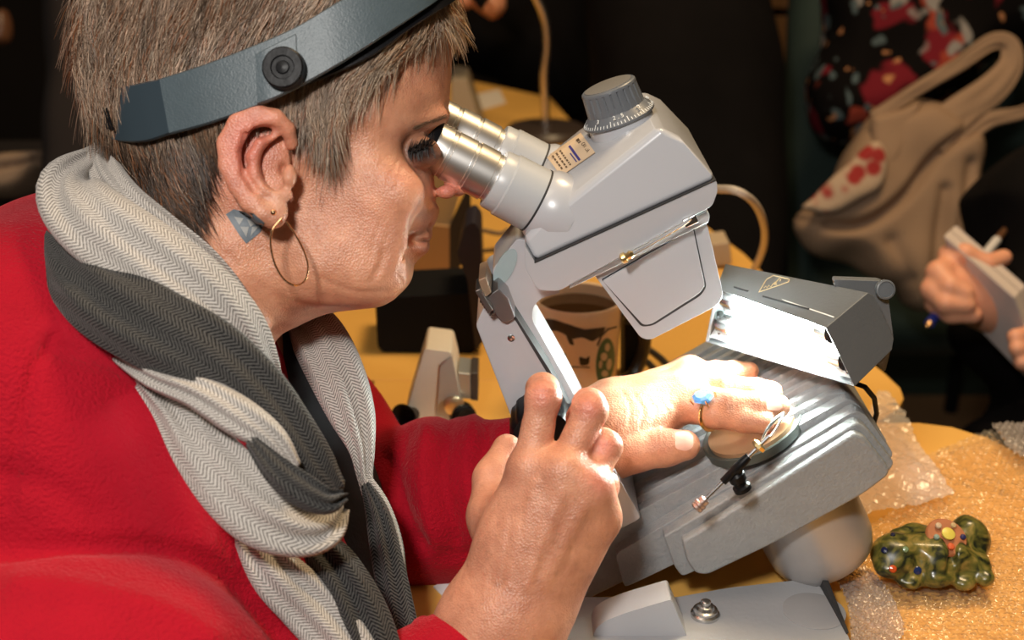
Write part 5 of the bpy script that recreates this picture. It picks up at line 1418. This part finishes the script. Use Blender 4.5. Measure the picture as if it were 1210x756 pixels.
sheet('bubble_wrap', [(978,668),(1000,672),(1030,692),(1052,725),(1066,770),(1010,790),(1000,740),(985,700)], M_bub2, 'grey strip of bubble wrap against the microscope base', 'bubble wrap', bub=.0042, base=.0085, wav=.003, seed=2)
sheet('bubble_wrap', [(1166,516),(1185,512),(1230,520),(1250,560),(1210,558),(1185,540)], M_bub2, 'grey bubble wrap at the table edge beside the black clothes', 'bubble wrap', base=.0085, seed=3)
sheet('plastic_bag', [(1035,478),(1052,482),(1085,540),(1118,590),(1122,604),(1080,612),(1030,620),(1004,640),(1000,560)], M_pl, 'crumpled clear plastic bag beside the stage right end', 'plastic bag', bub=.012, amp=.0012, base=.009, wav=.006, seed=4)

# ------------------------------------------------------------------ carved stone animal
def carving():
    D = .80; k = lambda x, y, d: np.array(K(x, y, d))
    f = Field(k(1100,650,D)-.06, k(1100,650,D)+.06, .0012)
    f.ell(k(1062,655,.80), (.0175,.016,.0125), .004)                 # head
    f.ell(k(1052,668,.793), (.011,.010,.008), .004)
    f.ell(k(1082,634,.815), (.017,.010,.0075), .004)
    f.ell(k(1105,655,.80), (.022,.017,.0125), .006)
    f.ell(k(1142,640,.815), (.0145,.015,.0175), .006)
    f.ell(k(1148,668,.80), (.013,.012,.0105), .005)
    f.ell(k(1106,682,.79), (.012,.008,.006), .003)
    f.ell(k(1078,685,.79), (.011,.007,.0045), .003)
    f.ell(k(1164,683,.79), (.0055,.006,.005), .003)
    f.ell(k(1138,688,.79), (.007,.006,.0045), .003)
    f.cap(k(1122,625,.80), k(1124,672,.785), .002, .0025, .006, sub=True)
    f.cap(k(1085,645,.785), k(1092,690,.785), .0015, .002, .005, sub=True)
    f.cap(k(1060,640,.785), k(1108,650,.785), .001, .0012, .004, sub=True)
    V, F = f.mesh(); V = relax(V, F, 1)
    V = V + vnormals(V, F)*np.array([mn.noise(Vector(v)*90) for v in V])[:,None]*.0016
    V[:,2] += (TZ + .0055) - V[:,2].min()
    m = mat('serpentine', (.10,.12,.02), .30, Coat_Weight=.2); nt = m.node_tree; b = nt.nodes['Principled BSDF']
    tc = nt.nodes.new('ShaderNodeTexCoord'); n = nt.nodes.new('ShaderNodeTexNoise'); n.inputs['Scale'].default_value = 95; n.inputs['Detail'].default_value = 6; n.inputs['Distortion'].default_value = 1.6
    nt.links.new(tc.outputs['Object'], n.inputs['Vector']); r = nt.nodes.new('ShaderNodeValToRGB'); e = r.color_ramp
    e.elements[0].position = .36; e.elements[0].color = (.015,.02,.01,1); e.elements[1].position = .70; e.elements[1].color = (.30,.22,.06,1)
    q = e.elements.new(.48); q.color = (.095,.095,.02,1); q = e.elements.new(.57); q.color = (.16,.14,.03,1)
    nt.links.new(n.outputs[0], r.inputs[0]); nt.links.new(r.outputs[0], b.inputs['Base Color'])
    c = V.mean(0); t = thing('stone_carving', 'carved green stone animal with coloured dots and a round copper disc', 'carving', (c[0], c[1], TZ+.0055))
    ob = obj('stone_body', V, F, m, t, ang=0)
    T = BVHTree.FromPolygons([tuple(v) for v in V], [tuple(int(i) for i in q) for q in F])
    def dot(x, y, r_, c_, nm='inlay', bd=None):
        p = hit(x, y, T)
        if p is None: return
        rr = ray(x, y).normalized(); h = T.ray_cast(Vector((0,0,CZ)), rr); nrm = h[1] if h[1].dot(rr) < 0 else -h[1]
        nrm = (nrm*.6 - rr*.4).normalized()
        MB().lathe(p - nrm*.0010, nrm, [(r_,0),(r_,.0013),(r_*.8,.0020),(.0001,.0024)], 18, cap=False).o(nm, mat('inlay', c_, .2), bd or t)
    for x, y, r_, c_ in [(1045,650,.0022,(.01,.015,.06)),(1055,672,.0024,(.60,.09,.02)),(1070,649,.0020,(.20,.30,.16)),(1084,674,.0027,(.015,.03,.12)),(1055,632,.0016,(.02,.02,.05))]: dot(x, y, r_, c_)
    p = hit(1117, 636, T); nrm = Vector((.12,-.50,.86)).normalized()
    p = p + nrm*.003; dk = MB().lathe(p - nrm*.004, nrm, [(.0120,0),(.0130,.001),(.0130,.0032),(.0122,.0042),(.0001,.0046)], 40, cap=False).o('disc', mat('copper_stone', (.46,.17,.075), .4, noise=.3, nscale=120), t, ang=40)
    u = Vector((1,0,0)); v = nrm.cross(u).normalized()
    for dx, dy, r_, c_ in [(-.0002,.0003,.0042,(.72,.60,.10)),(-.0052,.0060,.0020,(.6,.45,.3)),(.0042,.0062,.0018,(.55,.40,.2)),(-.0080,-.0020,.0018,(.25,.35,.30)),(.0085,-.0020,.0018,(.02,.02,.10)),(-.0004,-.0085,.0022,(.65,.12,.04))]:
        MB().lathe(p + u*dx - v*dy*(-1) + nrm*.0020, nrm, [(r_,0),(r_,.0012),(r_*.8,.0016),(.0001,.0018)], 18, cap=False).o('inlay', mat('inlay', c_, .4), dk)
carving()

# ------------------------------------------------------------------ rings and stone holder on the stage
M_rg = mat('ring_gold', (.85,.62,.30), .2, 1.0)
f_i = [Vector(S_(*q)) for q in ff['i']]
rc_ = f_i[0].lerp(f_i[1], .93); ax = (f_i[1]-f_i[0]).normalized()
rg = thing('blue_stone_ring', 'gold ring with a large pale blue stone on the forefinger over the stage', 'ring', rc_)
r_ = .0098
u = (N_ - ax*N_.dot(ax)).normalized(); u = (u*.85 + Vector((0,-1,0))*.2 + Vector((0,0,.1))).normalized(); u = (u-ax*u.dot(ax)).normalized(); v = ax.cross(u)
band_ = [rc_ + (u*math.cos(a)+v*math.sin(a))*(r_) for a in [2*math.pi*k/40 for k in range(41)]]
MB().tube(band_, .0011, 8, flat=1.4).o('ring_band', M_rg, rg)
for k in range(26):
    a = 2*math.pi*k/40 - 1.9; MB().lathe(rc_ + (u*math.cos(a+.0)+v*math.sin(a))*(r_+.0008), (u*math.cos(a)+v*math.sin(a)), [(.0007,0),(.0005,.0006)], 8).o('bead', M_rg, rg) if k % 2 == 0 else None
st = rc_ + u*(r_+.0022)
M_blue2 = mat('blue_topaz', (.16,.50,.95), .03, Transmission_Weight=.35, Coat_Weight=1.0)
pf = [(.0046,-.0012),(.0064,.0014),(.0058,.0030),(.0038,.0040)]
w_ = ax
rings = [[st + u*h + (w_*math.cos(a)*1.15 + v*math.sin(a)*.9)*r for a in [2*math.pi*(k+.5)/8 for k in range(8)]] for r, h in pf]
MB().loft(rings).o('blue_stone', M_blue2, rg, smooth=False)
for sa in (1,-1):
    for sb in (1,-1):
        q = st + (w_*sa*.0056 + v*sb*.0042); MB().tube([q - u*.0016, q + u*.0016 + (w_*sa+v*sb)*.0006, q + u*.0030], .0006, 6).o('prong', M_rg, rg)
f_r = [Vector(S_(*q)) for q in ff['r']]; rc2 = f_r[0].lerp(f_r[1], .12); ax2 = (f_r[1]-f_r[0]).normalized()
rg2 = thing('plain_gold_ring', 'plain gold band on the ring finger of the hand over the stage', 'ring', rc2)
MB().tube([rc2 + (N_.cross(ax2)*math.cos(a) + N_*math.sin(a))*.0104 for a in [2*math.pi*k/40 for k in range(41)]], .0014, 8).o('ring_band', M_rg, rg2)
# gem holder: pivot post, sleeve, rod and wire jaws
gh = thing('stone_holder', 'black and steel stone holder with wire jaws standing on the stage', 'holder', stg(877,576,hT))
b0 = stg(878, 578, hT)
MB().lathe(b0, N_, [(.0052,0),(.0052,.0025),(.0036,.0035),(.0034,.0055),(.0048,.0065),(.0050,.0105),(.0038,.012)], 28).o('pivot_post', M_rubber, gh)
r0 = stg(822, 601, hT+.004); r1 = stg(912, 512, hT+.024)
dv = r1-r0
MB().tube([r0+dv*.04, r0+dv*.97], .0011, 10).o('rod', M_steel, gh)
MB().lathe(r0, dv, [(.0028,0),(.0036,.0008),(.0036,.0022),(.0030,.0026),(.0036,.003),(.0036,.0045),(.0030,.005),(.0030,.0075),(.0012,.0085)], 24).o('end_knob', mat('knurled_copper', (.55,.42,.38), .35, .9), gh)
MB().tube([r0+dv*.36, r0+dv*.50, r0+dv*.51, r0+dv*.62, r0+dv*.70], [.0022,.0024,.0028,.0028,.0022], 14).o('sleeve', M_rubber, gh)
MB().tube([b0+N_*.010, r0+dv*.56], .0030, 12).o('link', M_rubber, gh)
MB().lathe(r0+dv*.80, dv, [(.002,0),(.0044,.001),(.0044,.0030),(.002,.004)], 8).o('collet', M_rg, gh, smooth=False)
e = r0+dv*.84; sdv = dv.normalized().cross(N_).normalized(); tip = stg(926, 488, hT+.020)
for s1_, s2_ in ((1,0),(-1,0),(.2,1),(-.2,-.8)):
    P_ = [tuple(e), tuple(e.lerp(tip,.35)+sdv*.0036*s1_+N_*.0030*s2_), tuple(e.lerp(tip,.7)+sdv*.0030*s1_+N_*.0026*s2_), tuple(tip)]
    MB().tube([Vector(q) for q in catmull(P_, 5)], .00075, 8).o('jaw', M_steel, gh)
